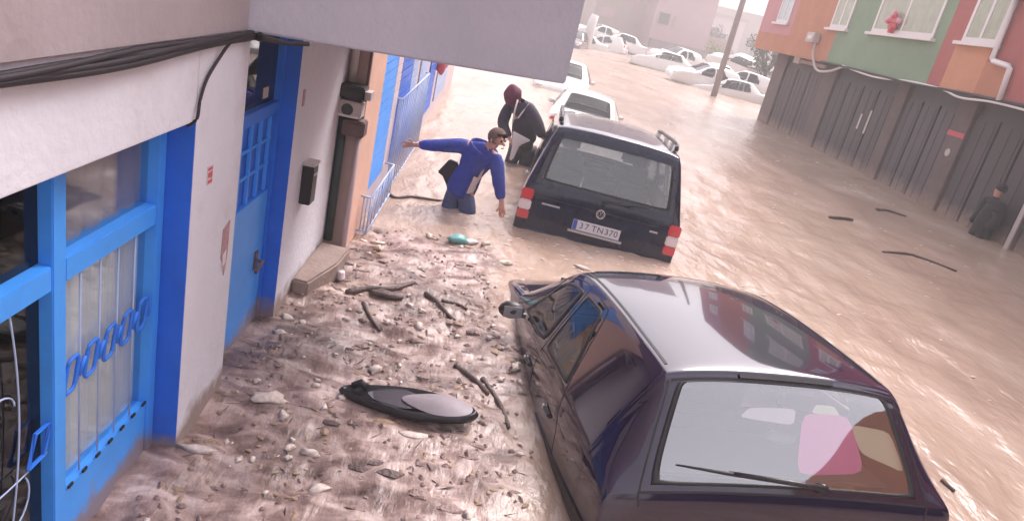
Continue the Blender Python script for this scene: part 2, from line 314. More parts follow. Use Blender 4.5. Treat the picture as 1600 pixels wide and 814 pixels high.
for i in range(4):
    y = 2.24 + i * .125; mb = MB().tube([(GX + .004, y, .265), (GX + .004, y, 1.095)], .0035, 6); o = mb.build('grille_bar', M['paleblue'], sw, smooth=True); o.location = -Vector(sw.location) - Vector(sb.location)
for i in range(5):                                           # link shaped scroll ornaments along the grille
    y = 2.175 + i * .125; z = .72; c = []
    for k in range(25):
        t = 2 * math.pi * k / 24; a = .034 * (abs(math.cos(t)) ** .5) * (1 if math.cos(t) > 0 else -1); b = .062 * (abs(math.sin(t)) ** .5) * (1 if math.sin(t) > 0 else -1)
        c.append((GX + .012, y + a + b * .25, z + b))
    mb = MB().tube(c, .0075, 6, cap=False).tube([(GX + .012, y + .045, z - .03), (GX + .012, y + .085, z + .03)], .008, 6)
    o = mb.build('scroll_ornament', M['blue'], sw, smooth=True); o.location = -Vector(sw.location) - Vector(sb.location)
for i in range(7):
    y = 2.14 + i * .092; o = swp('hinge_stop', (GX + .019, GX + .026, y, y + .028, .262, .274), M['dark'], 0)
# thin curling grille in the darker left light
def arc(pts, r=.003): 
    o = MB().tube(pts, r, 6).build('grille_bar', M['paleblue'], sw, smooth=True); o.location = -Vector(sw.location) - Vector(sb.location)
arc([(GX + .01, 1.80 + .10 * math.sin(2.4 * (z - .1)) , z) for z in np.linspace(.08, 1.1, 24)])
arc([(GX + .01, 1.62 + .05 * math.sin(2.4 * (z - .1)) , z) for z in np.linspace(.08, 1.1, 24)])
arc([(GX + .01, y, .50 + .01 * math.sin(9 * y)) for y in np.linspace(1.3, 2.04, 12)])
arc([(GX + .01, 1.85 + .09 * math.cos(t), .42 + .10 * math.sin(t)) for t in np.linspace(-2.6, .6, 18)])
arc([(GX + .01, 1.80 + .08 * math.cos(t), .78 + .06 * math.sin(t)) for t in np.linspace(0, 4.6, 18)])
c = [(GX + .015, 1.99 + .04 * s * (1 if abs(s) < 2 else 1) + .02 * b, .56 + .055 * b) for s, b in ((-1, -1), (1, -1), (1, 1), (-1, 1), (-1, -1))]
o = MB().tube(c, .008, 6).build('scroll_ornament', M['blue'], sw); o.location = -Vector(sw.location) - Vector(sb.location)
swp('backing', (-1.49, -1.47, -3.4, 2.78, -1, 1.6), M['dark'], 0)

# blue door
dr = empty('door', (-.10, .8, 0), parent=sb); dr['label'] = 'tall sky blue metal door with grille and dark transom'
def dp(name, b, m, bevel=.003, **kw): return window_part(dr, name, b, m, bevel, **kw)
DX = -1.205
dp('frame', (DX - .05, DX + .012, 4.19, 4.229, -1, 1.85), M['blue'])
dp('frame', (DX - .05, DX + .012, 3.37, 3.41, -1, 1.85), M['blue'])
dp('frame', (DX - .05, DX + .014, 3.412, 4.188, 1.33, 1.40), M['blue'])
dp('leaf', (DX - .045, DX, 3.412, 4.178, -1, .865), M['bluel'])
dp('leaf', (DX - .045, DX - .028, 3.412, 4.178, .867, 1.328), M['blue2'], label='deep blue upper door panel behind the grille')
for i in range(5):
    y = 3.50 + i * .155; dp('grille_bar', (DX - .026, DX - .006, y, y + .022, .868, 1.326), M['bluel'])
for z in (1.02, 1.17): dp('grille_bar', (DX - .026, DX - .010, 3.414, 4.176, z, z + .018), M['bluel'])
dp('pane', (DX - .03, DX - .024, 3.412, 4.188, 1.402, 1.85), M['glassd'], 0)
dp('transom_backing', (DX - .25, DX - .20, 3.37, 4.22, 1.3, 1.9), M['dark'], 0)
dp('paper', (DX - .022, DX - .020, 3.98, 4.07, 1.43, 1.49), M['chip'], 0)
o = MB().tube([(DX + .002, 4.06, .44), (DX + .05, 4.06, .44), (DX + .052, 3.98, .435), (DX + .05, 3.93, .42)], .011, 8).box(DX, DX + .008, 4.035, 4.085, .38, .50).build('handle', M['brown'], dr, smooth=False)
o.location = -Vector(dr.location) - Vector(sb.location)

# things fixed to the facade
def wire(pts, r, n=8, sub=6):
    out = []; P = [Vector(p) for p in pts]
    for i in range(len(P) - 1):
        p0, p1, p2, p3 = P[max(i - 1, 0)], P[i], P[i + 1], P[min(i + 2, len(P) - 1)]
        for k in range(sub):
            t = k / sub; out.append(.5 * ((2 * p1) + (p2 - p0) * t + (2 * p0 - 5 * p1 + 4 * p2 - p3) * t * t + (3 * p1 - p0 - 3 * p2 + p3) * t ** 3))
    out.append(P[-1]); return out
bundle = empty('cable_bundle', (FX + .02, 1.5, 1.83), label='thick sagging bundle of black cables along the bottom of the upper wall', cat='cable')
for k in range(5):
    pts = []
    for i in range(26):
        y = .2 + i * .125; z = 1.838 + .007 * math.sin(y * 2.3 + k * .3) + .004 * math.sin(y * 5.1 + 2.2 * k) + .006 * (k % 3 - 1) + .007 * (k - 2) * .6
        pts.append((FX + .032 + .006 * math.cos(2 * k + y * 3), y, z))
    if k % 2 == 0: pts += [(-1.02, 3.245, 1.835 + .004 * k), (-.93, 3.31, 1.838), (-.85, 3.35, 1.85)]
    o = MB().tube(wire(pts, 0, sub=3), .0105, 6).build('cable', M['cable'], bundle, smooth=True); o.location = -Vector(bundle.location)
tubeo('hanging_cable', wire([(FX + .035, 3.01, 1.83), (FX + .02, 2.98, 1.79), (FX + .012, 2.86, 1.70), (FX + .012, 2.80, 1.62), (FX + .014, 2.775, 1.55), (FX - .02, 2.77, 1.515)], 0), .0065, M['cable'],
      label='single black wire dropping from the cable bundle to the window corner', cat='cable')
o = empty('wall_sticker', (FX + .001, 2.98, 1.27), label='small red notice with printed marks stuck high on the white pier', cat='sticker')
MB().box(0, .002, -.028, .03, -.042, .04).build('paper', M['pinkw'], o)
for (a, b_, c_, d_) in ((-.022, .022, .022, .034), (-.02, .0, -.01, .012), (.006, .022, -.014, .014), (-.02, .024, -.036, -.022)): MB().box(.002, .0035, a, b_, c_, d_).build('print', M['redp'], o)
o = empty('wall_notice', (FX + .001, 3.23, .82), label='faded pink torn paper notice low on the white pier edge', cat='notice')
MB().prism([(-.035, .13), (.045, .15), (.045, -.02), (.03, -.10), (.015, -.13), (-.01, -.05), (-.038, -.02)], 0, 0, .003).build('paper', M['pinkposter'], o)
MB().prism([(-.02, -.01), (.02, .01), (.02, -.06), (-.015, -.07)], 0, .003, .005).build('print', M['whitep'], o)
o = empty('mailbox', (FX, 4.62, .82), label='narrow black mailbox with pale top on the white wall past the blue door', cat='mailbox')
MB().box(.001, .075, -.065, .065, -.14, .125).build('body', M['blackp'], o, bevel=.006)
MB().box(0, .085, -.075, .075, .126, .146).build('lid', M['cream'], o, bevel=.005); MB().box(.076, .080, -.05, .05, .06, .075).build('slot', M['cream'], o)
boxo('wall_plaque', (FX + .001, FX + .006, 4.36, 4.40, 1.36, 1.46), M['pinkposter'], label='tiny pale pink plate at head height beside the deep blue reveal', cat='plaque')

# neighbouring building beyond (protrudes 16 cm)
NX = -.95
nb = empty('neighbour_building', (NX, 8, 0), label='peach and pale blue shop building past the meter boxes on the left', cat='building')
def nbx(name, b, m, bevel=0, **kw): o = boxo(name, b, m, nb, bevel, **kw); o.location = -Vector(nb.location); return o
nbx('wall', (-4, NX, 5.63, 6.42, -1.2, 7.5), [M['beige'], M['peach']][1], .006, label='peach coloured pilaster')
nbx('wall', (-1.12, NX - .004, 5.605, 5.628, -1.2, 7.5), M['beige'], label='beige end face carrying the meter boxes')
nbx('wall', (-4, NX - .03, 6.42, 17, -1.2, 7.5), M['pinkw'])
nbx('corner_strip', (NX - .012, NX + .008, 5.598, 5.64, -.2, 2.2), M['brown'])
def shut(y0, y1, m, name='shutter', z0=.28):
    k = int((1.85 - z0) / .09)
    o = empty(name, (-.03 + .002, (y0 + y1) / 2 - 8, 0), parent=nb)
    for i in range(k): MB().box(0, .018, -(y1 - y0) / 2, (y1 - y0) / 2, z0 + i * .09 + .004, z0 + (i + 1) * .09 - .004).build('slat', m, o)
    MB().box(-.004, .004, -(y1 - y0) / 2, (y1 - y0) / 2, z0, 1.86).build('backing', m, o)
shut(6.45, 7.25, M['bluel']); shut(7.28, 7.62, M['pinkw']); shut(7.66, 8.55, M['blue2']); shut(8.6, 9.1, M['paleblue']); shut(9.5, 10.4, M['paleblue']); shut(10.9, 11.8, M['blue2']); shut(12.4, 14.5, M['paleblue'])
gr_ = empty('window_cage', (NX, 7, 0), label='pale blue lattice security cage standing off the far shop front near the man', cat='grille')
def cage(y0, y1, z0, z1, x1):
    def t(a, b, r=.010): o = MB().tube([a, b], r, 6).build('bar', M['paleblue'], gr_, smooth=True); o.location = -Vector(gr_.location)
    for z in (z0, z1): t((x1, y0, z), (x1, y1, z)); t((NX - .02, y0, z), (x1, y0, z)); t((NX - .02, y1, z), (x1, y1, z))
    N = int((y1 - y0) / .17)
    for i in range(N + 1): y = y0 + (y1 - y0) * i / N; t((x1, y, z0), (x1, y, z1), .007)
    for i in range(N): y = y0 + (y1 - y0) * i / N; t((x1, y, z0), (x1, y + (y1 - y0) / N, z1), .006)
    for k in (1, 2): t((NX + (x1 - NX) * k / 3, y0, z0), (NX + (x1 - NX) * k / 3, y0, z1), .007)
cage(6.1, 7.4, .02, .34, -.86); cage(7.6, 10.2, .02, 1.0, -.905)
o = empty('hanging_bundle', (NX + .05, 11.9, .95), label='small red and pink cloth bundle hanging at the far end of the shop front', cat='cloth')
MB().blob((0, 0, 0), (.08, .1, .14), 3).build('cloth', M['redp'], o, smooth=True); MB().blob((.06, .1, .06), (.06, .07, .1), 5).build('cloth', M['pinkw'], o, smooth=True); MB().tube([(-.05, 0, .35), (0, 0, .1)], .008, 6).build('cord', M['cable'], o)

# meter boxes and pipes on the end face
def mbox(name, b, m, label, cat='meter box', extra=None):
    c = ((b[0] + b[1]) / 2, (b[2] + b[3]) / 2, b[4]); o = empty(name, c, label=label, cat=cat)
    p_ = MB().box(b[0] - c[0], b[1] - c[0], b[2] - c[1], b[3] - c[1], 0, b[5] - b[4]).build('housing', m, o, bevel=.01); return o
o = mbox('meter_box', (-1.16, -.93, 5.42, 5.60, 1.275, 1.375), M['blackp'], 'black box at the top of the stack of boxes on the wall end'); MB().box(.115, .16, -.06, .08, .01, .07).build('nozzle', M['cream'], o)
o = mbox('meter_box', (-1.15, -.94, 5.44, 5.60, 1.13, 1.255), M['cream'], 'cream meter box with a grey dial in the middle of the wall stack')
MB().tube([(0, -.085, .06), (0, -.07, .06)], .045, 16).build('dial', M['seat'], o); MB().box(-.09, .09, -.09, -.082, .004, .02).build('lip', M['whitep'], o)
o = mbox('meter_box', (-1.07, -.90, 5.45, 5.60, .99, 1.115), M['brown'], 'brown box at the bottom of the stack above the two pipes'); MB().box(-.06, .06, -.082, -.075, .02, .1).build('cover', M['brown'], o)
tubeo('downpipe', [(-1.075, 5.50, 1.13), (-1.075, 5.52, .10)], .035, M['greenpipe'], label='dark green vertical pipe running down from the meter boxes to the concrete block', cat='pipe', n=12)
tubeo('downpipe', [(-.945, 5.52, 1.0), (-.945, 5.54, -.5)], .022, M['pinkpipe'], label='thin pinkish vertical pipe to the right of the dark green one', cat='pipe', n=12)
tubeo('downpipe', [(-1.06, 5.56, 2.0), (-1.06, 5.56, 1.38)], .028, M['cream'], label='short grey pipe rising above the black box to the bay', cat='pipe', n=12)
MB().prism([(-1.108, 4.62), (-.99, 4.60), (-.88, 5.05), (-.86, 5.40), (-1.108, 5.42)], 2, -1, .11).build('concrete_block', M['concrete'], bevel=.015, label='pale concrete plinth block at the foot of the dark green pipe', cat='block')
MB().tube([(-.85, 5.06, .04), (-.84, 5.12, -.4)], .028, 10).build('stub_pipe', M['pinkw'], smooth=True, label='short pale stub pipe beside the concrete plinth block', cat='pipe')

# ------------------------------------------------------------------ garage building across the street
GXR = 9.6; UX = 9.0
gb = empty('garage_building', (GXR, 18, 0), label='long building across the street with brown garage doors under orange and green upper floors', cat='building')
def gbx(name, b, m, bevel=0, parent=None, **kw): o = boxo(name, b, m, parent or gb, bevel, **kw); o.location = -Vector(gb.location); return o
gm = [mat('garage_brown', (.072, .045, .052), .6, tide=.3, var=.18, vscale=2, bump=.2, bscale=15, dirt=(.10,.075,.078), dirt_amt=.3, dscale=1.5),
      mat('garage_grey', (.055, .042, .052), .55, tide=.3, var=.18, vscale=2, bump=.2, bscale=15, dirt=(.09,.07,.078), dirt_amt=.3, dscale=1.5),
      mat('garage_pillar', (.14, .10, .10), .8, tide=.3, var=.15, vscale=3, bump=.2, bscale=15), mat('garage_slate', (.065, .052, .068), .5, tide=.3, var=.15, vscale=2, dirt=(.10,.08,.088), dirt_amt=.3, dscale=1.5)]
gbx('wall', (9.75, 20, -12, 26, -1.2, 2.38), M['dark'])
ZT = 2.375
pil = [(25.0, 26.0), (21.05, 21.9), (17.1, 17.6), (14.45, 15.05), (12.0, 12.12), (8.6, 9.0)]
for y0, y1 in pil: gbx('pillar', (GXR - .06, 9.76, y0, y1, -1.2, ZT), gm[2], .01)
doors = [(21.9, 25.0, gm[0], 3), (17.6, 21.05, gm[1], 4), (15.05, 17.1, gm[3], 3), (12.12, 14.45, gm[1], 3), (9.0, 12.0, gm[3], 4), (4, 8.6, gm[0], 4)]
for y0, y1, m_, k in doors:
    dd = empty('garage_door', (0, (y0 + y1) / 2 - 18, 0), parent=gb)
    MB().box(.05, .09, -(y1 - y0) / 2, (y1 - y0) / 2, -1.2, ZT).build('backing', m_, dd)
    for i in range(k):
        a = -(y1 - y0) / 2 + (y1 - y0) * i / k + .03; b_ = -(y1 - y0) / 2 + (y1 - y0) * (i + 1) / k - .03
        MB().box(.0, .049, a, b_, -1.2, ZT - .35).build('panel', m_, dd, bevel=.01)
        for j in range(int((b_ - a) / .30)): MB().box(-.010, -.001, a + .08 + j * .30, a + .13 + j * .30, -1.2, ZT - .42).build('rib', m_, dd)
gbx('edge_strip', (GXR - .09, GXR - .062, 12.0, 12.1, -1.2, 2.3), M['cream'])
gbx('notice', (GXR - .02, GXR - .013, 18.42, 18.52, .9, 1.5), M['cream']); gbx('notice', (GXR - .02, GXR - .013, 18.85, 18.93, .95, 1.35), M['pinkw'])
gbx('red_band', (GXR - .075, GXR - .061, 14.46, 15.04, 1.52, 1.62), M['redp']); 
o = MB().tube([(GXR - .08, 14.75, 1.18), (GXR - .061, 14.75, 1.18)], .08, 14).build('round_emblem', M['cream'], gb); o.location = -Vector(gb.location)
# upper floors in painted colour fields
uc = dict(pink=mat('upper_pink', (.50, .235, .26), .8, var=.08, vscale=1.5), orange=mat('upper_orange', (.47, .20, .12), .8, var=.12, vscale=1), green=mat('upper_green', (.21, .30, .20), .8, var=.12, vscale=1.2),
          red=mat('upper_red', (.38, .11, .10), .8, var=.1, vscale=1.5), peach=mat('upper_peach', (.56, .26, .15), .8, var=.1, vscale=1))
gbx('slab', (9.05, 20, -12, 27.2, 2.385, 2.50), M['beige'])
gbx('wall', (9.12, 20, 3.2, 27.15, 2.502, 9.8), M['beige']); gbx('wall', (9.12, 20, -12, 3.197, 2.502, 5.6), M['beige'])  # unseen near end, extended and kept low to shape the rear window reflection
fields = [(24.2, 27.2, 2.95, 9.8, 'pink'), (20.8, 27.2, 2.37, 2.948, 'orange'), (20.8, 24.198, 2.95, 9.8, 'orange'), (15.6, 20.798, 2.37, 9.8, 'green'), (15.1, 15.598, 2.37, 9.8, 'red'), (13.95, 15.098, 2.37, 3.28, 'peach'), (13.95, 15.098, 3.282, 9.8, 'red'), (13.2, 13.948, 2.37, 3.0, 'orange'), (13.2, 13.948, 3.002, 9.8, 'red'), (7, 13.198, 2.37, 9.8, 'red'), (3.2, 6.998, 2.37, 9.8, 'orange'), (-12, 3.198, 2.37, 5.6, 'orange')]
wins = [(24.6, 25.7), (20.2, 21.3), (16.0, 18.8), (13.85, 14.95), (9.2, 11), (4, 6), (0, 2)]
for y0, y1, z0, z1, cname in fields: gbx('colour_field', (UX, 9.115, y0, y1, z0, z1), uc[cname])
for st in range(2):
    for wi, (y0, y1) in enumerate(wins if st == 0 else wins[:5]):
        z0 = 3.32 + st * 2.9; z1 = z0 + 1.5
        wdw = empty('window', (UX - GXR, (y0 + y1) / 2 - 18, z0), parent=gb); h = (y1 - y0) / 2
        MB().box(-.03, -.002, -h, -h + .09, 0, 1.5).box(-.03, -.002, h - .09, h, 0, 1.5).box(-.03, -.002, -h + .092, h - .092, 1.41, 1.5).box(-.03, -.002, -h + .092, h - .092, .0, .09).box(-.028, -.002, -.04, .04, .092, 1.408).build('frame', M['whitep'], wdw)
        MB().box(-.12, -.001, -h - .12, h + .12, -.07, -.005).build('sill', M['whitep'], wdw)
        cm = [M['curtain'], mat('cream_curtain', (.74, .66, .48), .8, var=.15, vscale=4)][(wi + st) % 2 if wi != 2 else 1]
        N = 40; vs = []
        for i in range(N + 1):
            yy = -h + .09 + (2 * h - .18) * i / N; vs += [(-.006 - .008 * abs(math.sin(i * .9)), yy, .09), (-.006 - .008 * abs(math.sin(i * .9)), yy, 1.41)]
        MB().add(vs, [(2 * i, 2 * i + 2, 2 * i + 3, 2 * i + 1) for i in range(N)]).build('curtain', cm, wdw)
        for a, b_ in ((-h + .092, -.042), (.042, h - .092)): MB().box(-.024, -.020, a, b_, .092, 1.408).build('pane', M['glass'], wdw)
# pieces fixed on that front
fp = empty('flower_pot', (UX - .06, 17.75, 3.33), label='pot of pink and dark red flowers on the sill of the wide cream curtained window', cat='flowers')
MB().tube([(0, 0, 0), (0, 0, .14)], [.08, .1], 12).build('pot', M['redp'], fp)
for i in range(14):
    a = random.random() * 6.28; r = .05 + .28 * random.random(); MB().blob((-.05, r * math.cos(a), .2 + .14 * math.sin(a) + .12 * random.random()), (.06, .07, .07), i, .4, 1).build('flower_head', [M['redp'], mat('pink_petals', (.75, .30, .45), .6)][0 if r < .2 else 1], fp)
jb = empty('junction_box', (UX - .12, 21.95, 2.98), label='pale utility box with a loop of cable on the orange panel', cat='box')
MB().box(-.1, .1, -.28, .28, -.14, .14).build('housing', M['cream'], jb, bevel=.02); MB().box(-.12, -.101, -.2, .1, -.05, .05).build('cover', M['whitep'], jb)
tubeo('loop_cable', wire([(UX - .1, 21.7, 2.85), (UX - .1, 21.6, 2.55), (UX - .06, 21.1, 2.15), (UX - .04, 20.3, 2.18), (UX - .03, 19.6, 2.37)], 0), .035, M['cream'], label='pale cable hanging in a loop below the utility box', cat='cable')
tubeo('sagging_cable', wire([(UX - .05, 19.6, 2.40), (UX - .05, 17.8, 2.30), (UX - .05, 16.2, 2.37), (UX - .05, 14.9, 2.36), (UX - .05, 14.2, 2.28), (UX - .05, 13.2, 2.33), (UX - .05, 12, 2.31)], 0), .022, M['whitep'], label='long white cable sagging along the lower edge of the painted upper floor', cat='cable')
tubeo('sagging_cable', wire([(UX - .05, 21, 2.39), (UX - .05, 18.6, 2.37), (UX - .05, 16.2, 2.34), (UX - .05, 13.2, 2.38), (UX - .05, 8, 2.36)], 0), .030, M['cable'], label='dark cable close under the lower edge of the painted upper floor', cat='cable')
tubeo('drainpipe', [(UX - .07, 13.85, 6), (UX - .07, 13.72, 3.06), (UX - .07, 13.66, 3.03), (UX - .07, 13.18, 2.98), (UX - .07, 13.13, 2.94), (UX - .07, 13.05, 2.38)], .05, M['whitep'], label='white zigzag drainpipe at the right end of the painted front', cat='pipe', n=10)
lm = empty('wall_lamp', (UX - .3, 13.6, 4.35), label='dark round lamp head sticking out at the top right above the white pipe', cat='lamp')
MB().tube([(0, 0, -.16), (0, 0, -.1), (0, 0, .05), (0, 0, .16)], [.16, .30, .26, .1], 18).build('shade', M['trimgrey'], lm, smooth=True); MB().tube([(0, 0, .1), (.3, 0, .2)], .03, 8).build('bracket', M['blackp'], lm)
sg = empty('garage_sign', (GXR - .16, 22.9, 2.27), label='small pale box and rail fixed above the far brown garage door', cat='sign')
MB().box(-.04, .04, .75, 1.25, -.09, .12).build('box', M['cream'], sg); MB().box(-.03, .03, -1.2, .7, -.05, .05).build('rail', M['beige'], sg)
MB().box(.03, .16, -.6, -.5, -.03, .03).build('bracket', M['brown'], sg)

# ------------------------------------------------------------------ cars: one smooth lofted shell with real openings for the glass
def catmull(P, u):
    """P: (n, ...) control rows, u: array of row parameters"""
    nP = len(P); i = np.clip(np.floor(u).astype(int), 0, nP - 2); t = (u - i)
    g = lambda k: P[np.clip(i + k, 0, nP - 1)]
    sh = (len(u),) + (1,) * (P.ndim - 1); t = t.reshape(sh)
    m1 = (g(1) - g(-1)) * .5; m2 = (g(2) - g(0)) * .5
    d = g(1) - g(0)
    # limit tangents so close pairs of rows make a crisp edge instead of a wobble
    lim = 3 * np.abs(d); m1 = np.clip(m1, -lim, lim); m2 = np.clip(m2, -lim, lim)
    return (2 * t ** 3 - 3 * t ** 2 + 1) * g(0) + (t ** 3 - 2 * t ** 2 + t) * m1 + (-2 * t ** 3 + 3 * t ** 2) * g(1) + (t ** 3 - t ** 2) * m2
class Shell:
    def __init__(s, st):
        rows = []
        for (y, hw, zb, zbelt, zt, ht, cr) in st:
            zbelt = min(zbelt, zt - .02); hb = hw * .972
            lerp = lambda a, b, t: a + (b - a) * t
            r = [(0, zb), (hw * .90, zb), (hw * .985, zb + .12 * min(1, (zt - zb) / .5)), (hw, lerp(zb, zbelt, .72)), (hb, zbelt), (lerp(hb, ht, .86), lerp(zbelt, zt, .88)), (ht * .93, lerp(zbelt, zt, .985)), (ht * .5, zt + cr * .75), (0, zt + cr)]
            rows.append([(a, y, b) for a, b in r] + [(-a, y, b) for a, b in r[-2::-1]])
        s.P = np.array(rows, float); s.n = len(st)
        uu = np.linspace(0, s.n - 1, 1500); s.uy = uu; s.yy = catmull(s.P[:, 4, 1][:, None], uu)[:, 0]
    def ev(s, u, w):
        u = np.atleast_1d(np.asarray(u, float)); w = np.atleast_1d(np.asarray(w, float))
        A = catmull(s.P, u)                       # (N,17,3)
        out = np.empty((len(u), 3))
        for k in range(len(u)): pass
        i = np.clip(np.floor(w).astype(int), 0, 15); t = (w - i)[:, None]; N = np.arange(len(u))
        g = lambda k: A[N, np.clip(i + k, 0, 16)]
        d = g(1) - g(0); lim = 3 * np.abs(d); m1 = np.clip((g(1) - g(-1)) * .5, -lim, lim); m2 = np.clip((g(2) - g(0)) * .5, -lim, lim)
        return (2 * t ** 3 - 3 * t ** 2 + 1) * g(0) + (t ** 3 - 2 * t ** 2 + t) * m1 + (-2 * t ** 3 + 3 * t ** 2) * g(1) + (t ** 3 - t ** 2) * m2
    def nrm(s, u, w):
        e = 1e-3; a = s.ev(np.clip(u + e, 0, s.n - 1), w) - s.ev(np.clip(u - e, 0, s.n - 1), w); b = s.ev(u, np.clip(w + e, 0, 16)) - s.ev(u, np.clip(w - e, 0, 16))
        nn = np.cross(a, b); return nn / (np.linalg.norm(nn, axis=1)[:, None] + 1e-9)
    def u(s, y): return float(np.interp(y, s.yy, s.uy))
def inpoly(px, py, poly):
    ins = np.zeros(px.shape, bool); k = len(poly); j = k - 1
    for i in range(k):
        xi, yi = poly[i]; xj, yj = poly[j]
        c = ((yi > py) != (yj > py)) & (px < (xj - xi) * (py - yi) / (yj - yi + 1e-12) + xi); ins ^= c; j = i
    return ins
def rounded(s, t, r): return s * (1 - r * t ** 8), t * (1 - r * s ** 8)
def quadmap(Q, s, t):
    a = (s + 1) / 2; b = (t + 1) / 2; Q = np.array(Q, float)
    return (Q[0][None] * ((1 - a) * (1 - b))[:, None] + Q[1][None] * (a * (1 - b))[:, None] + Q[2][None] * (a * b)[:, None] + Q[3][None] * ((1 - a) * b)[:, None])
def patch(sh, Q, off, scale=1.0, r=.05, N=14, inner=None):
    """grid on the shell filling quad Q of (u, w) corners; with inner: only the ring between"""
    mb = MB()
    if inner is None:
        s, t = np.meshgrid(np.linspace(-1, 1, N), np.linspace(-1, 1, N)); s, t = rounded(s.ravel(), t.ravel(), r); uw = quadmap(Q, s * scale, t * scale)
        P = sh.ev(uw[:, 0], uw[:, 1]) + off * sh.nrm(uw[:, 0], uw[:, 1])
        mb.add(P.tolist(), [(j * N + i, j * N + i + 1, (j + 1) * N + i + 1, (j + 1) * N + i) for j in range(N - 1) for i in range(N - 1)])
    else:
        k = 4 * N; e = np.linspace(-1, 1, N, endpoint=False); one = np.ones(N)
        bs = np.concatenate([e, one, -e, -one]); bt = np.concatenate([-one, e, one, -e]); rings = []
        for sc, of in ((1.0, off - .004), (1.0, off), (inner * .5 + .5, off + .002), (inner, off), (inner, off - .012)):
            s, t = rounded(bs, bt, r); uw = quadmap(Q, s * sc, t * sc); rings.append(sh.ev(uw[:, 0], uw[:, 1]) + of * sh.nrm(uw[:, 0], uw[:, 1]))
        vs = np.concatenate(rings).tolist()
        mb.add(vs, [(a * k + i, a * k + (i + 1) % k, (a + 1) * k + (i + 1) % k, (a + 1) * k + i) for a in range(4) for i in range(k)])
    return mb
def surfline(sh, pts, wid, off=.0015, N=12):
    """thin strip (door gap, moulding) laid along the shell through (u, w) points"""
    uw = []
    for a, b in zip(pts[:-1], pts[1:]):
        for k in range(N): uw.append((a[0] + (b[0] - a[0]) * k / N, a[1] + (b[1] - a[1]) * k / N))
    uw.append(pts[-1]); uw = np.array(uw); P = sh.ev(uw[:, 0], uw[:, 1]); Nn = sh.nrm(uw[:, 0], uw[:, 1]); T = np.gradient(P, axis=0); B = np.cross(T, Nn); B /= np.linalg.norm(B, axis=1)[:, None] + 1e-9
    vs = np.concatenate([P + B * wid / 2 - Nn * .003, P + B * wid / 2 + Nn * off, P - B * wid / 2 + Nn * off, P - B * wid / 2 - Nn * .003]).tolist(); k = len(P)
    return MB().add(vs, [(a * k + i, a * k + i + 1, (a + 1) * k + i + 1, (a + 1) * k + i) for a in range(3) for i in range(k - 1)])
def shell_body(sh, holes, m, parent, ru=6, rv=6, name='body'):
    u = np.linspace(0, sh.n - 1, (sh.n - 1) * ru + 1); wv = np.linspace(0, 16, 16 * rv + 1); U, W = np.meshgrid(u, wv, indexing='ij'); P = sh.ev(U.ravel(), W.ravel())
    nu, nw = len(u), len(wv); cu = (U[:-1, :-1] + U[1:, 1:]) / 2; cw = (W[:-1, :-1] + W[1:, 1:]) / 2; keep = np.ones(cu.shape, bool)
    for H_ in holes: keep &= ~inpoly(cu, cw, H_)
    I = np.arange(nu * nw).reshape(nu, nw); q = np.stack([I[:-1, :-1], I[1:, :-1], I[1:, 1:], I[:-1, 1:]], -1)[keep]
    mb = MB(); mb.add(P.tolist(), [tuple(int(a) for a in f) for f in q])
    mb.f.append(tuple(range(0, nw))); mb.f.append(tuple((nu - 1) * nw + k for k in range(nw))); mb.m += [0, 0]
    o = mb.build(name, m, parent, smooth=True); return o
def shrink(Q, s): c = np.mean(Q, axis=0); return [tuple(c + (np.array(q_) - c) * s) for q_ in Q]
def mirror(Q): return [(a, 16 - b) for a, b in Q]
def add_glass(sh, Q, parent, gm_, seal=.9, r=.05, name='window', holes=None):
    g = patch(sh, Q, .003, scale=.985 if seal is None else (seal + .02), r=r, N=16).build(name, gm_, parent, smooth=True)
    if seal: patch(sh, Q, .004, r=r, N=14, inner=seal).build('rubber_seal', M['black'], g, smooth=True)
    holes.append(shrink(Q, .965 if seal else 1.0)); return g

# --- near hatchback, seen from above and behind
HP = [(0.00, .60, .34, .52, .58, .52, .00), (.02, .73, .30, .58, .66, .60, .01), (.06, .78, .28, .62, .69, .64, .01), (.072, .785, .28, .78, .84, .66, .012), (.085, .80, .27, .86, .905, .675, .016), (.105, .805, .26, .90, .945, .67, .018),
      (.205, .815, .25, .925, 1.12, .625, .020), (.30, .82, .24, .94, 1.285, .575, .022), (.335, .822, .24, .94, 1.335, .56, .024), (.36, .824, .24, .94, 1.368, .555, .028), (.42, .826, .24, .94, 1.392, .555, .032), (.75, .83, .22, .94, 1.415, .56, .038), (1.2, .835, .2, .93, 1.432, .56, .042), (1.6, .835, .2, .92, 1.425, .555, .040),
      (1.86, .835, .2, .91, 1.395, .55, .036), (2.0, .832, .2, .905, 1.345, .56, .035), (2.3, .83, .2, .90, 1.18, .60, .03), (2.6, .825, .2, .90, 1.0, .66, .03), (2.68, .824, .2, .895, .962, .67, .025), (3.0, .815, .22, .87, .92, .66, .03), (3.35, .80, .24, .81, .85, .62, .03), (3.6, .74, .27, .70, .74, .54, .02), (3.72, .66, .3, .58, .61, .46, .01), (3.76, .58, .34, .50, .53, .4, 0)]
car = empty('near_hatchback', (1.77, 2.53, -.51), label='dark plum hatchback in the foreground with pink paper behind its rear window', cat='car')
car.rotation_mode = 'ZXY'
def pose(o, loc, yaw, pitch, roll):
    o.location = loc; m_ = Matrix.Rotation(yaw, 3, 'Z') @ Matrix.Rotation(pitch, 3, 'X') @ Matrix.Rotation(roll, 3, 'Y'); o.rotation_mode = 'XYZ'; o.rotation_euler = m_.to_euler('XYZ')
pose(car, (1.77, 2.53, -.51), R_(8.45), R_(-5.56), R_(-1.99))
sh = Shell([(a, b * (1.045 + .085 * max(0, min(1, (2.6 - a) / 1.8))), c, d, e, f * 1.10, g) for a, b, c, d, e, f, g in HP]); holes = []
RG = [(4.98, 5.95), (8.35, 6.1), (8.35, 9.9), (4.98, 10.05)]
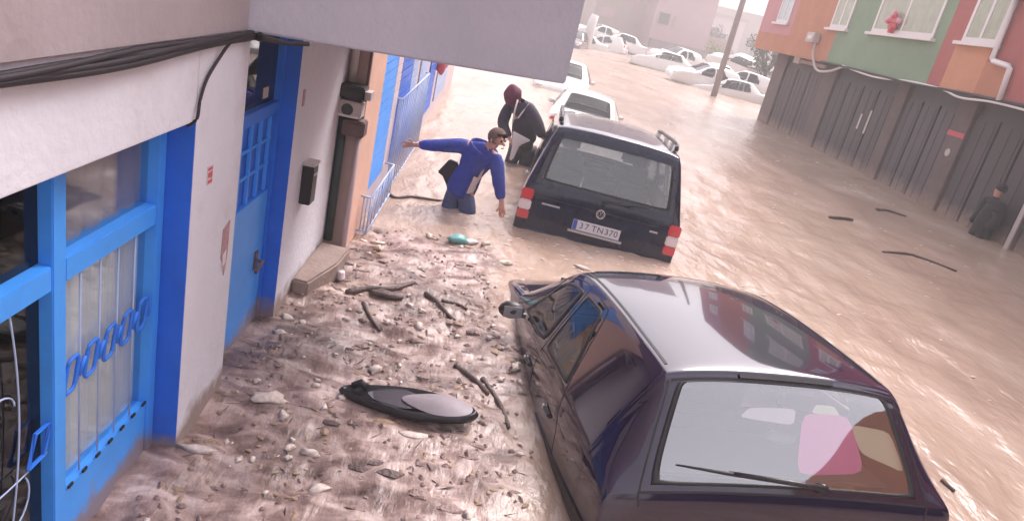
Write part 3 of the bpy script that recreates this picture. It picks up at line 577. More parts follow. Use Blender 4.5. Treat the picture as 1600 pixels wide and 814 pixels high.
rg = add_glass(sh, RG, car, M['carglass'], .93, .035, 'rear_window', holes)
uy = sh.u
WS = [(uy(1.93), 6.3), (uy(2.60), 6.1), (uy(2.60), 9.9), (uy(1.93), 9.7)]
add_glass(sh, WS, car, M['glassd'], .93, .03, 'windshield', holes)
for mir in (0, 1):
    for Q in ([(uy(.92), 4.16), (uy(1.52), 4.14), (uy(1.50), 4.93), (uy(1.20), 4.95)], [(uy(1.60), 4.14), (uy(2.36), 4.12), (uy(2.05), 4.85), (uy(1.58), 4.93)]):
        add_glass(sh, mirror(Q) if mir else Q, car, M['carsideg'], .86, .05, 'side_window', holes)
    for pts in ([(uy(1.56), 1.5), (uy(1.56), 4.05), (uy(1.54), 5.05)], [(uy(.78), 2.4), (uy(.80), 3.3), (uy(.88), 4.0), (uy(1.16), 5.05), (uy(1.54), 5.12), (uy(2.02), 5.0)], [(uy(2.58), 1.6), (uy(2.56), 4.0), (uy(2.06), 5.0)]):
        surfline(sh, mirror(pts) if mir else pts, .008).build('door_gap', M['black'], car)
    pts = [(uy(.44), 5.9), (uy(1.0), 5.92), (uy(1.5), 5.92), (uy(1.85), 5.9)]; surfline(sh, mirror(pts) if mir else pts, .014, .003).build('roof_moulding', M['black'], car)
    pts = [(uy(.10), 2.75), (uy(1.5), 2.75), (uy(2.6), 2.75)]; surfline(sh, mirror(pts) if mir else pts, .045, .008).build('rub_strip', M['blackp'], car)
    sg_ = -1 if mir else 1
    for yy, zz in ((1.02, .80), (1.72, .79)):
        hd = MB().box(-.012, .012, -.075, .075, -.014, .014).build('door_handle', M['blackp'], car, bevel=.008); hd.location = (sg_ * (.938 if yy < 1.3 else .915), yy, zz)
        k_ = MB().box(-.013, .013, .04, .062, -.010, .010).build('lock', M['silver'], hd)
    mir_ = empty('wing_mirror', (sg_ * .885, 2.18, .96), parent=car)
    MB().blob((sg_ * .085, .02, 0), (.10, .06, .065), 2, .08, 2).build('housing', M['blackp'], mir_, smooth=True); MB().tube([(-sg_ * .02, 0, -.03), (sg_ * .05, .01, -.02)], .022, 8).build('stalk', M['blackp'], mir_)
    MB().box(sg_ * .085 - .065, sg_ * .085 + .065, -.036, -.030, -.04, .04).build('mirror_glass', M['silver'], mir_)
    # upright rear lamp clusters
    Q = [(.8, 3.1), (2.3, 3.1), (2.3, 4.5), (.8, 4.5)]; patch(sh, mirror(Q) if mir else Q, .006, N=8).build('tail_light', M['red'], car, smooth=True)
surfline(sh, [(4.5, 5.4), (4.55, 8), (4.5, 10.6)], .010, .002).build('tailgate_gap', M['black'], car)
surfline(sh, [(8.55, 5.9), (8.6, 8), (8.55, 10.1)], .012, .002).build('tailgate_gap', M['black'], car)
for mir in (0, 1):
    pts = [(8.5, 5.75), (6.5, 5.72), (4.6, 5.5), (3.2, 5.2)]; surfline(sh, mirror(pts) if mir else pts, .010, .002).build('tailgate_gap', M['black'], car)
surfline(sh, [(8.9, 7.2), (8.9, 8.8)], .022, .012).build('brake_light', M['blackp'], car)
shell_body(sh, holes, M['plum'], car, 7, 7)
# wiper resting on the rear glass: pivot at the foot of the glass, blade towards the left
def on(u_, w_, off): p_ = sh.ev(u_, w_)[0]; n_ = sh.nrm(np.array([u_]), np.array([w_]))[0]; return tuple(p_ + n_ * off)
wp = empty('wiper', on(5.12, 7.6, .02), parent=car); o0 = Vector(wp.location)
def rel(p_): return tuple(Vector(p_) - o0)
MB().tube([rel(on(5.08, 7.58, .006)), rel(on(5.08, 7.58, .042))], [.026, .019], 12).build('pivot', M['blackp'], wp, smooth=True)
MB().tube([rel(on(5.08, 7.58, .036)), rel(on(5.16, 7.9, .036)), rel(on(5.34, 8.8, .028))], [.015, .013, .008], 8).build('arm', M['blackp'], wp, smooth=True)
MB().tube([rel(on(5.14, 7.95, .016)), rel(on(5.32, 8.85, .018)), rel(on(5.48, 9.6, .014))], [.007, .009, .004], 8).build('blade', M['black'], wp, smooth=True)
# cabin
cb = empty('cabin', (0, 0, 0), parent=car)
MB().box(-.74, .74, .12, 2.5, .3, .34).build('floor', M['dark'], cb)
MB().box(-.60, .60, .20, .66, .93, .95).build('parcel_shelf', M['trimgrey'], cb, bevel=.01)
MB().box(-.62, .62, .68, .80, .4, 1.04).build('rear_seat', M['seat'], cb, bevel=.03)
for x in (-.38, .38): MB().box(x - .12, x + .12, .70, .77, 1.06, 1.18).build('headrest', M['seat'], cb, bevel=.03)
for x in (-.36, .36):
    MB().box(x - .24, x + .24, 1.55, 1.68, .4, 1.12).build('front_seat', M['seat'], cb, bevel=.04); MB().box(x - .12, x + .12, 1.57, 1.65, 1.15, 1.29).build('headrest', M['seat'], cb, bevel=.03)
for nm_, Q, m_ in (('paper', [(5.35, 7.9), (6.7, 7.75), (6.75, 6.95), (5.5, 6.85)], 'pink'), ('paper', [(5.9, 6.85), (6.55, 6.95), (6.5, 6.2), (5.6, 6.1)], 'yellow'), ('paper', [(6.5, 8.75), (6.75, 8.6), (6.8, 7.85), (6.4, 7.9)], 'whitep'), ('paper', [(6.72, 7.6), (7.0, 7.5), (7.0, 7.2), (6.72, 7.1)], 'yellow')):
    patch(sh, Q, -.004 if m_ != 'yellow' else -.007, r=.10, N=8).build(nm_, M[m_], rg, smooth=True)
MB().blob((.20, .55, .985), (.09, .05, .035), 4, .2, 2).build('bag', M['yellow'], cb, smooth=True)
MB().box(-.7, .7, 2.35, 2.55, .85, .93).build('dashboard', M['dark'], cb, bevel=.02)

# --- dark navy van with roof rails
VP = [(0.0, .72, .30, .48, .55, .6, 0), (.03, .84, .28, .55, .60, .70, 0), (.05, .87, .26, .58, .63, .74, 0), (.055, .875, .26, .9, .95, .76, .0), (.065, .88, .25, 1.04, 1.09, .775, .0), (.08, .885, .24, 1.06, 1.14, .765, .0), (.14, .888, .24, 1.08, 1.56, .70, .004), (.165, .89, .24, 1.08, 1.66, .685, .01), (.20, .89, .24, 1.08, 1.73, .675, .016), (.30, .892, .22, 1.08, 1.775, .67, .022),
      (.8, .895, .2, 1.07, 1.80, .68, .03), (1.6, .895, .2, 1.06, 1.81, .69, .035), (2.4, .895, .2, 1.05, 1.79, .69, .035), (2.75, .893, .2, 1.05, 1.73, .69, .03), (3.1, .89, .2, 1.05, 1.47, .70, .03), (3.5, .885, .2, 1.05, 1.13, .73, .03), (3.6, .88, .2, 1.02, 1.06, .73, .03), (4.0, .86, .22, .95, .99, .70, .03), (4.25, .80, .26, .82, .86, .6, .02), (4.38, .70, .3, .65, .69, .5, .01), (4.4, .62, .34, .5, .53, .4, 0)]
van = empty('navy_van', (1.5, 7.58, -.82), label='dark navy boxy van with roof rails half sunk in the flood', cat='van'); pose(van, (1.33, 7.06, -.60), R_(-5.0), R_(-3.89), R_(1.25)); van.scale = (.975, .975, .975)
vs_ = Shell(VP); vh = []; vu = vs_.u
add_glass(vs_, [(5.12, 6.0), (6.85, 6.1), (6.85, 9.9), (5.12, 10.0)], van, M['vanglass'], .94, .03, 'rear_window', vh)
add_glass(vs_, [(vu(2.8), 6.2), (vu(3.48), 6.1), (vu(3.48), 9.9), (vu(2.8), 9.8)], van, M['glassd'], .94, .03, 'windshield', vh)
for mir in (0, 1):
    for Q in ([(vu(.42), 4.15), (vu(1.35), 4.12), (vu(1.35), 4.9), (vu(.42), 4.92)], [(vu(1.5), 4.12), (vu(2.2), 4.12), (vu(2.2), 4.9), (vu(1.5), 4.9)], [(vu(2.3), 4.12), (vu(3.3), 4.12), (vu(2.9), 4.75), (vu(2.3), 4.9)]):
        add_glass(vs_, mirror(Q) if mir else Q, van, M['carsideg'], .9, .05, 'side_window', vh)
    for pts in ([(vu(1.42), 1.6), (vu(1.42), 5.1)], [(vu(2.25), 1.6), (vu(2.25), 5.1)], [(vu(3.4), 1.6), (vu(3.4), 4.1), (vu(2.85), 5)], [(3.2, 5.35), (5, 5.45), (6.8, 5.7), (8, 5.9)]):
        surfline(vs_, mirror(pts) if mir else pts, .009).build('door_gap', M['black'], van)
    sg_ = -1 if mir else 1
    tl = empty('tail_light', (sg_ * .815, .055, .88), parent=van)
    for z0, z1, m_ in ((.055, .175, 'red'), (-.055, .053, 'wlens'), (-.155, -.057, 'red')): MB().box(-.066, .066, -.030, .07, z0, z1).build('lens', M[m_], tl, bevel=.012)
    rr_ = empty('roof_rail', (sg_ * .66, 1.3, 1.79), parent=van)
    MB().tube([(0, -.78, .0), (0, -.72, .055), (0, -.5, .07), (0, .6, .07), (0, .85, .055), (0, .92, .0)], .022, 8).build('bar', M['blackp'], rr_, smooth=True)
    for yy in (-.70, -.42, .1, .82): MB().box(-.025, .025, yy - .06, yy + .06, -.03, .055).build('foot', M['silver'], rr_, bevel=.008)
    MB().box(-.014, .014, -.09, .09, -.016, .016).build('door_handle', M['silver'], van, bevel=.008).location = (sg_ * .90, 1.55, .98)
    mv = empty('wing_mirror', (sg_ * .93, 3.12, 1.12), parent=van); MB().blob((sg_ * .08, 0, 0), (.09, .06, .10), 3, .06, 2).build('housing', M['blackp'], mv, smooth=True)
surfline(vs_, [(3.2, 5.4), (3.2, 8), (3.2, 10.6)], .010).build('tailgate_gap', M['black'], van)
shell_body(vs_, vh, M['navy'], van, 6, 6)
MB().box(-.19, .19, -.01, .02, 1.70, 1.73).build('brake_light', M['red'], van, bevel=.006).location = (0, .205, .005)
np_ = empty('number_plate', (0, .035, .80), parent=van)
MB().box(-.262, .262, 0, .006, -.056, .056).build('plate', M['plate'], np_, bevel=.002)
MB().box(-.258, -.215, -.002, -.0002, -.052, .052).build('blue_band', M['pblue'], np_)
rx = Matrix.Rotation(R_(90), 4, 'X')
for ch_, cx_ in zip('37TN370', (-.165, -.105, -.025, .045, .115, .165, .215)): textobj('lettering', ch_, .092, M['platetx'], np_, Matrix.Translation((cx_, -.002, 0)) @ rx, .001)
MB().box(-.30, .30, -.02, .02, -.085, -.062).build('plate_ledge', M['silver'], np_, bevel=.004)
em = empty('emblem', (0, .025, .975), parent=van)
ring = [(.045 * math.cos(t), 0, .045 * math.sin(t)) for t in np.linspace(0, 2 * math.pi, 25)]
MB().tube(ring, .006, 6, cap=False).tube([(-.022, 0, .038), (0, 0, .004), (.022, 0, .038)], .005, 6).tube([(-.036, 0, .02), (-.018, 0, -.036), (0, 0, -.002), (.018, 0, -.036), (.036, 0, .02)], .005, 6).build('badge', M['silver'], em)
MB().tube([(0, .006, 0), (0, .03, 0)], .05, 20).build('badge_back', M['blackp'], em)
MB().box(-.10, .10, -.002, .004, -.010, .010).build('model_lettering', M['silver'], van, bevel=.002).location = (-.54, .045, .93)
MB().box(-.045, .045, -.002, .004, -.010, .010).build('model_lettering', M['silver'], van, bevel=.002).location = (.60, .045, .93)
wv = empty('wiper', (0, .045, 1.10), parent=van); MB().tube([(0, 0, 0), (.30, -.005, .05)], .011, 6).tube([(.05, -.004, .035), (.52, -.006, .065)], .007, 6).build('arm', M['blackp'], wv); MB().tube([(0, .02, 0), (0, -.02, 0)], .03, 10).build('pivot', M['blackp'], wv)
vc = empty('cabin', (0, 0, 0), parent=van)
MB().box(-.8, .8, .2, 3.4, .3, .34).build('floor', M['dark'], vc); MB().box(-.62, .62, .35, .95, .90, .93).build('shelf', M['trimgrey'], vc)
for x in (-.42, 0, .42): MB().box(x - .2, x + .2, 1.15, 1.3, .4, 1.22).build('rear_seat', M['seat'], vc, bevel=.04); 
for x in (-.42, .42):
    MB().box(x - .12, x + .12, 1.17, 1.27, 1.25, 1.42).build('headrest', M['seat'], vc, bevel=.03)
    MB().box(x - .24, x + .24, 2.2, 2.35, .4, 1.3).build('front_seat', M['seat'], vc, bevel=.05); MB().box(x - .13, x + .13, 2.22, 2.32, 1.33, 1.5).build('headrest', M['seat'], vc, bevel=.03)

# --- simpler cars further up the street
SP = [(0.0, .62, .34, .52, .62, .5, 0), (.04, .76, .3, .62, .86, .62, .0), (.10, .79, .28, .85, .94, .64, .01), (.55, .82, .25, .9, .98, .62, .01), (.60, .82, .25, .9, 1.0, .62, .01), (1.05, .83, .22, .92, 1.34, .55, .02), (1.2, .83, .22, .92, 1.39, .54, .03), (1.9, .835, .2, .92, 1.42, .55, .035), (2.3, .83, .2, .91, 1.36, .56, .03), (2.9, .82, .2, .90, .98, .64, .03), (3.0, .82, .2, .88, .94, .64, .03), (3.7, .78, .25, .8, .84, .58, .02), (4.0, .66, .3, .6, .64, .45, 0), (4.03, .6, .34, .5, .54, .4, 0)]
def simple_car(name, prof, m, loc, yaw, pitch, roll, label, cat='car', group=None, hatch=False, res=4):
    o = empty(name, loc, label=label, cat=cat, group=group); pose(o, loc, R_(yaw), R_(pitch), R_(roll)); s_ = Shell(prof); h_ = []; su = s_.u
    r0, r1 = (5.1, 8.2) if hatch else (4.1, 5.0)
    add_glass(s_, [(r0, 6.2), (r1, 6.3), (r1, 9.7), (r0, 9.8)], o, M['glassd'], .92, .04, 'rear_window', h_)
    y0, y1 = (1.93, 2.60) if hatch else (2.35, 2.88)
    add_glass(s_, [(su(y0), 6.3), (su(y1), 6.1), (su(y1), 9.9), (su(y0), 9.7)], o, M['glassd'], .92, .04, 'windshield', h_)
    for mir in (0, 1):
        for Q in ([(su(.95), 4.16), (su(1.6), 4.14), (su(1.6), 4.9), (su(1.22), 4.93)], [(su(1.68), 4.14), (su(2.55), 4.12), (su(2.2), 4.8), (su(1.68), 4.9)]): add_glass(s_, mirror(Q) if mir else Q, o, M['glassd'], .86, .05, 'side_window', h_)
        MB().blob(((-1 if mir else 1) * (prof[10][1] + .05), 2.45, .95), (.10, .06, .07), 2, .06, 1).build('wing_mirror', M['blackp'] if m is not M['white'] else m, o, smooth=True)
        MB().box(-.08, .08, -.02, .08, -.08, .08).build('tail_light', M['red'], o, bevel=.02).location = ((-1 if mir else 1) * .68, .03, .76)
        MB().blob(((-1 if mir else 1) * .58, prof[-2][0] - .06, .66), (.14, .08, .07), 1, .05, 1).build('headlight', M['wlens'], o, smooth=True)
    shell_body(s_, h_, m, o, res, res); MB().box(-.7, .7, .7, 2.8, .3, .95).build('cabin', M['seat'], o); return o
simple_car('white_car', SP, M['white'], (2.02, 15.2, -.80), -6, -2, 2, 'white saloon directly beyond the navy van', res=5)
simple_car('white_car', SP, M['white'], (2.35, 24.5, -.72), 172, 2, 0, 'white car far up the street just past the corner of the grey bay', res=3)
# drifted and parked cars far away
proto_a = simple_car('drifted_car', SP, M['white'], (13.3, 34.8, -.55), 62, -3, 5, 'nearest white drifted car, between the pole and the garage corner', res=2)
proto_b = simple_car('drifted_car', HP, M['white'], (12.2, 37.6, -.4), 95, 4, -4, 'white hatchback drifted directly behind the foot of the pole', hatch=True, res=2)
spots = [(proto_b, (14.6, 38.6, -.40), 70, 'white hatchback in the drifted heap, second row right of the pole'), (proto_a, (13.8, 42.5, -.15), 110, 'white saloon half way up the drifted heap right of the pole'), (proto_a, (11.6, 43.5, -.35), 80, 'white saloon drifted left of the pole, nearest on that side'),
         (proto_b, (12.6, 48.5, -.10), 120, 'white hatchback pushed against the low wall left of the pole'), (proto_a, (16.9, 47, .2), 60, 'rearmost white saloon of the heap beside the garage corner'), (proto_b, (17.8, 42, -.1), 100, 'white hatchback partly hidden by the far garage corner'),
         (proto_a, (7.2, 52, -.45), 100, 'leftmost white saloon of the cluster before the pink apartments'), (proto_b, (8.9, 53.5, -.25), 70, 'white hatchback in the middle of the cluster before the pink apartments'), (proto_a, (10.6, 55.5, -.2), 85, 'rightmost white saloon of the cluster before the pink apartments'), (proto_b, (8.6, 58, .0), 110, 'white hatchback behind the cluster, tight against the pink apartments')]
for i, (src, loc, yaw, lab) in enumerate(spots):
    c_ = copy_tree(src, None); c_.parent = None; pose(c_, loc, R_(yaw), R_(random.uniform(-9, 9)), R_(random.uniform(-11, 11))); c_['label'] = lab
for o in [o for o in COL.objects if o.name.startswith('drifted_car')]: o['group'] = 'white cars drifted and parked at the far end'
simple_car('dark_far_car', HP, mat('dark_red_grey_paint', (.12, .07, .08), .3, coat=.6), (5.0, 50.5, -.45), 165, 0, 0, 'dark reddish car at the far left beside the grey bay edge', hatch=True, res=2)

# ------------------------------------------------------------------ far end of the street
bk = MB(); gy_ = [(46, -.3), (52, -.12), (58, .25), (70, .75), (90, 1.2), (400, 2.0)]
vsb = []; 
for y, z in gy_:
    for x in np.linspace(-60, 160, 23): vsb.append((x + .0, y + 1.6 * math.sin(x * .3) * (y < 60) - .22 * 0, z + .04 * math.sin(x * 1.3)))
bk.add(vsb, [(r * 23 + i, r * 23 + i + 1, (r + 1) * 23 + i + 1, (r + 1) * 23 + i) for r in range(len(gy_) - 1) for i in range(22)]); bk.build('far_ground', mat('pale_mud_bank', (.40, .33, .29), .8, var=.15, vscale=.4), smooth=True, kind='structure')
def far_building(name, loc, yaw, wx, wy, h, m, label, wlist, extra=None):
    o = empty(name, loc, (0, 0, R_(yaw)), label=label, cat='building'); MB().box(0, wx, 0, wy, -1.5, h).build('wall', m, o)
    MB().box(-.25, wx + .25, -.25, wy + .25, h + .003, h + .35).build('roof', M['beige'], o)
    for (x, z, ww, hh, mm) in wlist:
        wn = MB().box(x, x + ww, -.10, -.003, z, z + hh).build('window', M['tan'], o); MB().box(x + .08, x + ww - .08, -.13, -.101, z + .08, z + hh - .08).build('pane', mm, wn)
    if extra: extra(o)
    return o
dw = M['darkwin']
def ext_a(o):
    MB().box(3.6, 4.0, -.9, -.002, 3.0, 10).build('balcony_wall', M['rose'], o); MB().box(-.1, 3.4, -1.0, -.002, 2.9, 3.1).build('balcony_slab', M['rose'], o)
    MB().box(.3, 3.6, -.6, -.002, -.4, 1.1).build('ground_floor_shutter', M['beige'], o)
far_building('pink_apartments', (7.6, 69, .6), 6, 6.6, 9, 15, M['tan'], 'pale tan apartment block behind the white car cluster at the far left', [(.5, 1.5, 1.4, 1.0, M['rose']), (3.3, 2.7, .7, 1.5, M['rose']), (5.2, 3.0, .7, 1.6, M['rose']), (1.0, 4.6, 1.2, 1.4, dw), (4.4, 5.6, 1.1, 1.3, dw)], None)
far_building('rose_apartments', (12.6, 66.5, .6), 6, 5.4, 9, 15, M['rose'], 'rose coloured apartment block with one square dark window', [(.35, 2.0, 1.1, 1.1, dw), (1.75, 1.9, .35, 1.1, M['beige']), (1.8, 5.6, 1.2, 1.3, dw)], lambda o: MB().box(.1, 5.3, -.5, -.002, -.6, .75).build('ground_floor_shutter', mat('mauve_shutter', (.30, .22, .24), .7, var=.1, vscale=1), o))
far_building('side_annex', (18.0, 68, .6), 4, 2.0, 6, 1.7, M['beige'], 'low beige annex at the right foot of the rose apartments', [(.5, .5, .8, .7, dw)])
far_building('pale_house', (18.6, 92, 1.0), 0, 10, 8, 4.2, M['pinkw'], 'pale low house under the white sky left of the pole', [(1.5, 1.2, 1.4, 1.3, dw), (5, 1.2, 1.4, 1.3, dw)])
far_building('hill_house', (29, 110, 1.0), -10, 14, 8, 5.8, M['tan'], 'faint tan house seen between the pole and the orange upper floor', [(2, 1.6, 1.5, 1.4, dw), (6, 1.6, 1.5, 1.4, dw), (10, 1.6, 1.5, 1.4, dw)])
o = MB(); 
for i in range(1): o.box(-3.4, 3.4, -.12, .12, -1, .62).box(-3.5, 3.5, -.18, .18, .622, .72)
o.build('low_wall', M['pinkw'], label='low pale wall running between the car cluster and the green bush', cat='wall').location = (13.4, 52.5, .05)
bpy.data.objects['low_wall'].rotation_euler = (0, 0, R_(-22))
tubeo('utility_pole', [(9.84, 33, -1), (9.84, 33, 3), (9.84, 33, 9.5)], [.145, .13, .10], mat('pole_concrete', (.26, .21, .21), .8, var=.1, vscale=3), label='tall leaning looking grey utility pole standing in the flood', cat='pole', n=12)
tubeo('lamp_mast', [(5.5, 49.6, -1), (5.5, 49.6, 1.6), (5.6, 49.6, 2.2)], [.3, .3, .24], M['whitep'], label='short white rounded post at the far left by the grey bay edge', cat='post', n=12)
def tree(name, loc, rx_, rz_, N, mm, label, trunk_h, seed, ls=.16):
    o = empty(name, loc, label=label, cat='tree'); rs = np.random.default_rng(seed)
    mb = MB().tube([(0, 0, -1.5), (.05, 0, trunk_h * .5), (.0, .05, trunk_h)], [.16, .12, .08], 8)
    cl = []
    for k in range(9):
        a = rs.random() * 6.28; rr = rx_ * (.3 + .55 * rs.random()); c_ = Vector((rr * math.cos(a), rr * math.sin(a), trunk_h + rz_ * (rs.random() * 1.5 - .3))); cl.append((c_, rx_ * (.28 + .25 * rs.random()))); mb.tube([(0, .02, trunk_h * .75), tuple(c_ * .5 + Vector((0, 0, trunk_h * .45))), tuple(c_)], [.07, .045, .02], 5)
    mb.build('trunk', M['trunk'], o)
    lf = MB()
    for i in range(N):
        c_, r_ = cl[int(rs.integers(len(cl)))]; d = Vector(rs.normal(size=3)).normalized() * r_ * (rs.random() ** .4) * (1 + .3 * rs.random()); p_ = c_ + d; a = Vector(rs.normal(size=3)).normalized() * ls * (.6 + .8 * rs.random()); b = a.cross(Vector(rs.normal(size=3))).normalized() * ls * .5
        lf.add([p_ - a * .5, p_ + b * .5, p_ + a * .5, p_ - b * .5], [(0, 1, 2, 3)])
    lf.build('crown', mm, o)
tree('street_tree', (17.9, 62, .2), 1.3, .9, 1800, mat('lime_foliage', (.20, .24, .06), .7, var=.3, vscale=2), 'small light green tree left of the pole beyond the low wall', .6, 3)
tree('street_tree', (14.5, 40.5, -.2), 1.1, .9, 2200, M['treeg2'], 'dark grey green tree tucked under the far corner of the orange upper floor', 1.9, 5, .14)
tree('street_tree', (21, 76, .8), 1.6, 1.2, 1500, M['treeg2'], 'hazy bushy tree right of the pole far behind the drifted cars', 1.4, 8, .2)
bx_ = MB(); 
kb = empty('roadside_kiosk', (14.9, 41.8, -.2), (0, 0, R_(-20)), label='small white kiosk with pale panels beside the far garage corner', cat='kiosk')
MB().box(-.9, .9, -.5, .5, -.6, 1.5).build('panel', M['whitep'], kb, bevel=.03); MB().box(-.7, -.1, -.53, -.502, .3, 1.2).build('window', M['trimgrey'], kb); MB().box(-1.0, 1.0, -.6, .6, 1.502, 1.6).build('roof', M['beige'], kb)

# ------------------------------------------------------------------ people
def skinmesh(name, verts, edges, radii, m, parent, root=0, sub=1):
    me = bpy.data.meshes.new(name); me.from_pydata(verts, edges, []); o = bpy.data.objects.new(name, me); COL.objects.link(o)
    mod = o.modifiers.new('s', 'SKIN'); mod.use_smooth_shade = True; mod.branch_smoothing = .6
    for i, r in enumerate(radii):
        sv = me.skin_vertices[0].data[i]; sv.radius = r if isinstance(r, tuple) else (r, r); sv.use_root = (i == root)
    mod2 = o.modifiers.new('d', 'SUBSURF'); mod2.levels = sub; mod2.render_levels = sub
    bpy.context.view_layer.update(); nm = bpy.data.meshes.new_from_object(o.evaluated_get(bpy.context.evaluated_depsgraph_get())); bpy.data.objects.remove(o)
    nm.materials.clear(); nm.materials.append(m); nm.polygons.foreach_set('use_smooth', [True] * len(nm.polygons)); r_ = bpy.data.objects.new(name, nm); link(r_, parent); return r_
man = empty('person', (-.12, 7.42, -.65), label='man in open blue jacket and pale shirt wading by the navy van, one arm outstretched', cat='person')
O = Vector(man.location)
J = dict(pelvis=(-.12, 7.42, .24), waist=(-.085, 7.40, .38), chest=(-.015, 7.37, .58), uchest=(.02, 7.34, .69), neck=(.065, 7.31, .765), skull0=(.115, 7.285, .815), skull=(.145, 7.275, .865), crown=(.14, 7.275, .925),
         shR=(-.16, 7.36, .715), elR=(-.42, 7.31, .665), wrR=(-.645, 7.30, .625), paR=(-.715, 7.295, .612), shL=(.18, 7.27, .68), elL=(.245, 7.19, .455), wrL=(.315, 7.14, .275), paL=(.335, 7.12, .20),
         hipR=(-.20, 7.44, .19), knR=(-.20, 7.38, -.20), anR=(-.19, 7.46, -.60), toR=(-.16, 7.33, -.63), hipL=(-.03, 7.40, .19), knL=(.02, 7.30, -.18), anL=(.0, 7.42, -.60), toL=(.06, 7.30, -.63))
R0 = dict(pelvis=.115, waist=.11, chest=.125, uchest=.10, neck=.052, skull0=.068, skull=.088, crown=.058, shR=.06, elR=.042, wrR=.028, paR=.034, shL=.06, elL=.042, wrL=.028, paL=.034, hipR=.085, knR=.06, anR=.042, toR=.035, hipL=.085, knL=.06, anL=.042, toL=.035)
names = list(J); E = [('pelvis', 'waist'), ('waist', 'chest'), ('chest', 'uchest'), ('uchest', 'neck'), ('neck', 'skull0'), ('skull0', 'skull'), ('skull', 'crown'), ('uchest', 'shR'), ('shR', 'elR'), ('elR', 'wrR'), ('wrR', 'paR'), ('uchest', 'shL'), ('shL', 'elL'), ('elL', 'wrL'), ('wrL', 'paL'),
      ('pelvis', 'hipR'), ('hipR', 'knR'), ('knR', 'anR'), ('anR', 'toR'), ('pelvis', 'hipL'), ('hipL', 'knL'), ('knL', 'anL'), ('anL', 'toL')]
V = [Vector(J[k]) - O for k in names]; Rr = [R0[k] for k in names]; Ed = [(names.index(a), names.index(b)) for a, b in E]
def fingers(palm, d, side, spread, curl, thumbdir):
    """five unequal fingers leaving the palm, thumb from the side near the wrist"""
    pi_ = names.index(palm); P0 = V[pi_]; d = d.normalized(); side = side.normalized()
    for k, (ln, of) in enumerate(((.062, .030), (.072, .011), (.066, -.010), (.052, -.028))):
        b0 = P0 + side * of + d * .030; c1 = b0 + d * ln * .5 + side * of * spread; c2 = c1 + (d + curl).normalized() * ln * .5
        i0 = len(V); V.extend([b0, c1, c2]); Rr.extend([.012, .009, .007]); Ed.extend([(pi_, i0), (i0, i0 + 1), (i0 + 1, i0 + 2)])
    i0 = len(V); t0 = P0 - d * .012 + side * .032; t1 = t0 + (d * .6 + side * .9 + thumbdir).normalized() * .032; t2 = t1 + (d + side * .3).normalized() * .026
    V.extend([t0, t1, t2]); Rr.extend([.013, .010, .008]); Ed.extend([(pi_, i0), (i0, i0 + 1), (i0 + 1, i0 + 2)])
fingers('paR', Vector((-1, 0, -.1)), Vector((.05, -.4, .9)), .35, Vector((0, -.1, -.25)), Vector((0, 0, 0)))
fingers('paL', Vector((.25, -.1, -.9)), Vector((-.75, -.6, -.1)), .3, Vector((.4, 0, 0)), Vector((0, 0, 0)))
fd = Vector((.80, -.58, -.12)).normalized(); sk = Vector(J['skull']) - O; ss = names.index('skull0')
i0 = len(V); V.extend([sk + fd * .080 + Vector((0, 0, -.015)), sk + fd * .108 + Vector((0, 0, -.030))]); Rr.extend([.022, .011]); Ed.extend([(names.index('skull'), i0), (i0, i0 + 1)])
i0 = len(V); V.append(Vector(J['skull0']) - O + fd * .055 + Vector((0, 0, -.025))); Rr.append(.034); Ed.append((ss, i0))
body = skinmesh('body', [tuple(v) for v in V], Ed, Rr, M['skin'], man, 0, 2)
side_ = fd.cross(Vector((0, 0, 1))).normalized()
for s_ in (-1, 1):
    MB().blob(sk + fd * .078 + side_ * s_ * .032 + Vector((0, 0, .005)), (.014, .014, .010), 1, 0, 1).build('eye', M['eye'], man, smooth=True)
    MB().blob(sk + side_ * s_ * .088 - fd * .01 + Vector((0, 0, -.012)), (.016, .016, .030), 1, .05, 1).build('ear', M['skin'], man, smooth=True)
    MB().tube([sk + fd * .086 + side_ * s_ * .05 + Vector((0, 0, .022)), sk + fd * .092 + side_ * s_ * .016 + Vector((0, 0, .026))], .006, 5).build('eyebrow', M['hair'], man)
MB().tube([sk + fd * .086 + side_ * .022 + Vector((0, 0, -.062)), sk + fd * .092 + Vector((0, 0, -.064)), sk + fd * .086 - side_ * .022 + Vector((0, 0, -.062))], .006, 5).build('mouth', mat('lip', (.28, .08, .07), .5), man)
hb = bmesh.new(); bmesh.ops.create_uvsphere(hb, u_segments=28, v_segments=18, radius=1); kill = []
for v in hb.verts:
    c_ = v.co.copy(); v.co = Vector((c_.x * .098, c_.y * .098, c_.z * .095)) * (1 + .03 * noise.noise(c_ * 6)) + sk + Vector((-.008, .006, .02))
for f in hb.faces:
    c_ = f.calc_center_median() - sk; 
    if c_.dot(fd) > .035 - .0 * c_.z and c_.z < .072 or c_.z < -.035: kill.append(f)
bmesh.ops.delete(hb, geom=kill, context='FACES'); hm = bpy.data.meshes.new('hair'); hb.to_mesh(hm); hb.free(); hm.materials.append(M['hair']); hm.polygons.foreach_set('use_smooth', [True] * len(hm.polygons)); link(bpy.data.objects.new('hair', hm), man)
def clothing(name, keys, edges, rad, m, sub=2, root=0): return skinmesh(name, [tuple(Vector(J[k]) - O) for k in keys], [(keys.index(a), keys.index(b)) for a, b in edges], [rad[k] for k in keys], m, man, root, sub)
clothing('trousers', ['pelvis', 'waist', 'hipR', 'knR', 'anR', 'hipL', 'knL', 'anL'], [('pelvis', 'waist'), ('pelvis', 'hipR'), ('hipR', 'knR'), ('knR', 'anR'), ('pelvis', 'hipL'), ('hipL', 'knL'), ('knL', 'anL')],
         dict(pelvis=.145, waist=.13, hipR=.125, knR=.098, anR=.07, hipL=.125, knL=.098, anL=.07), M['jeans'])
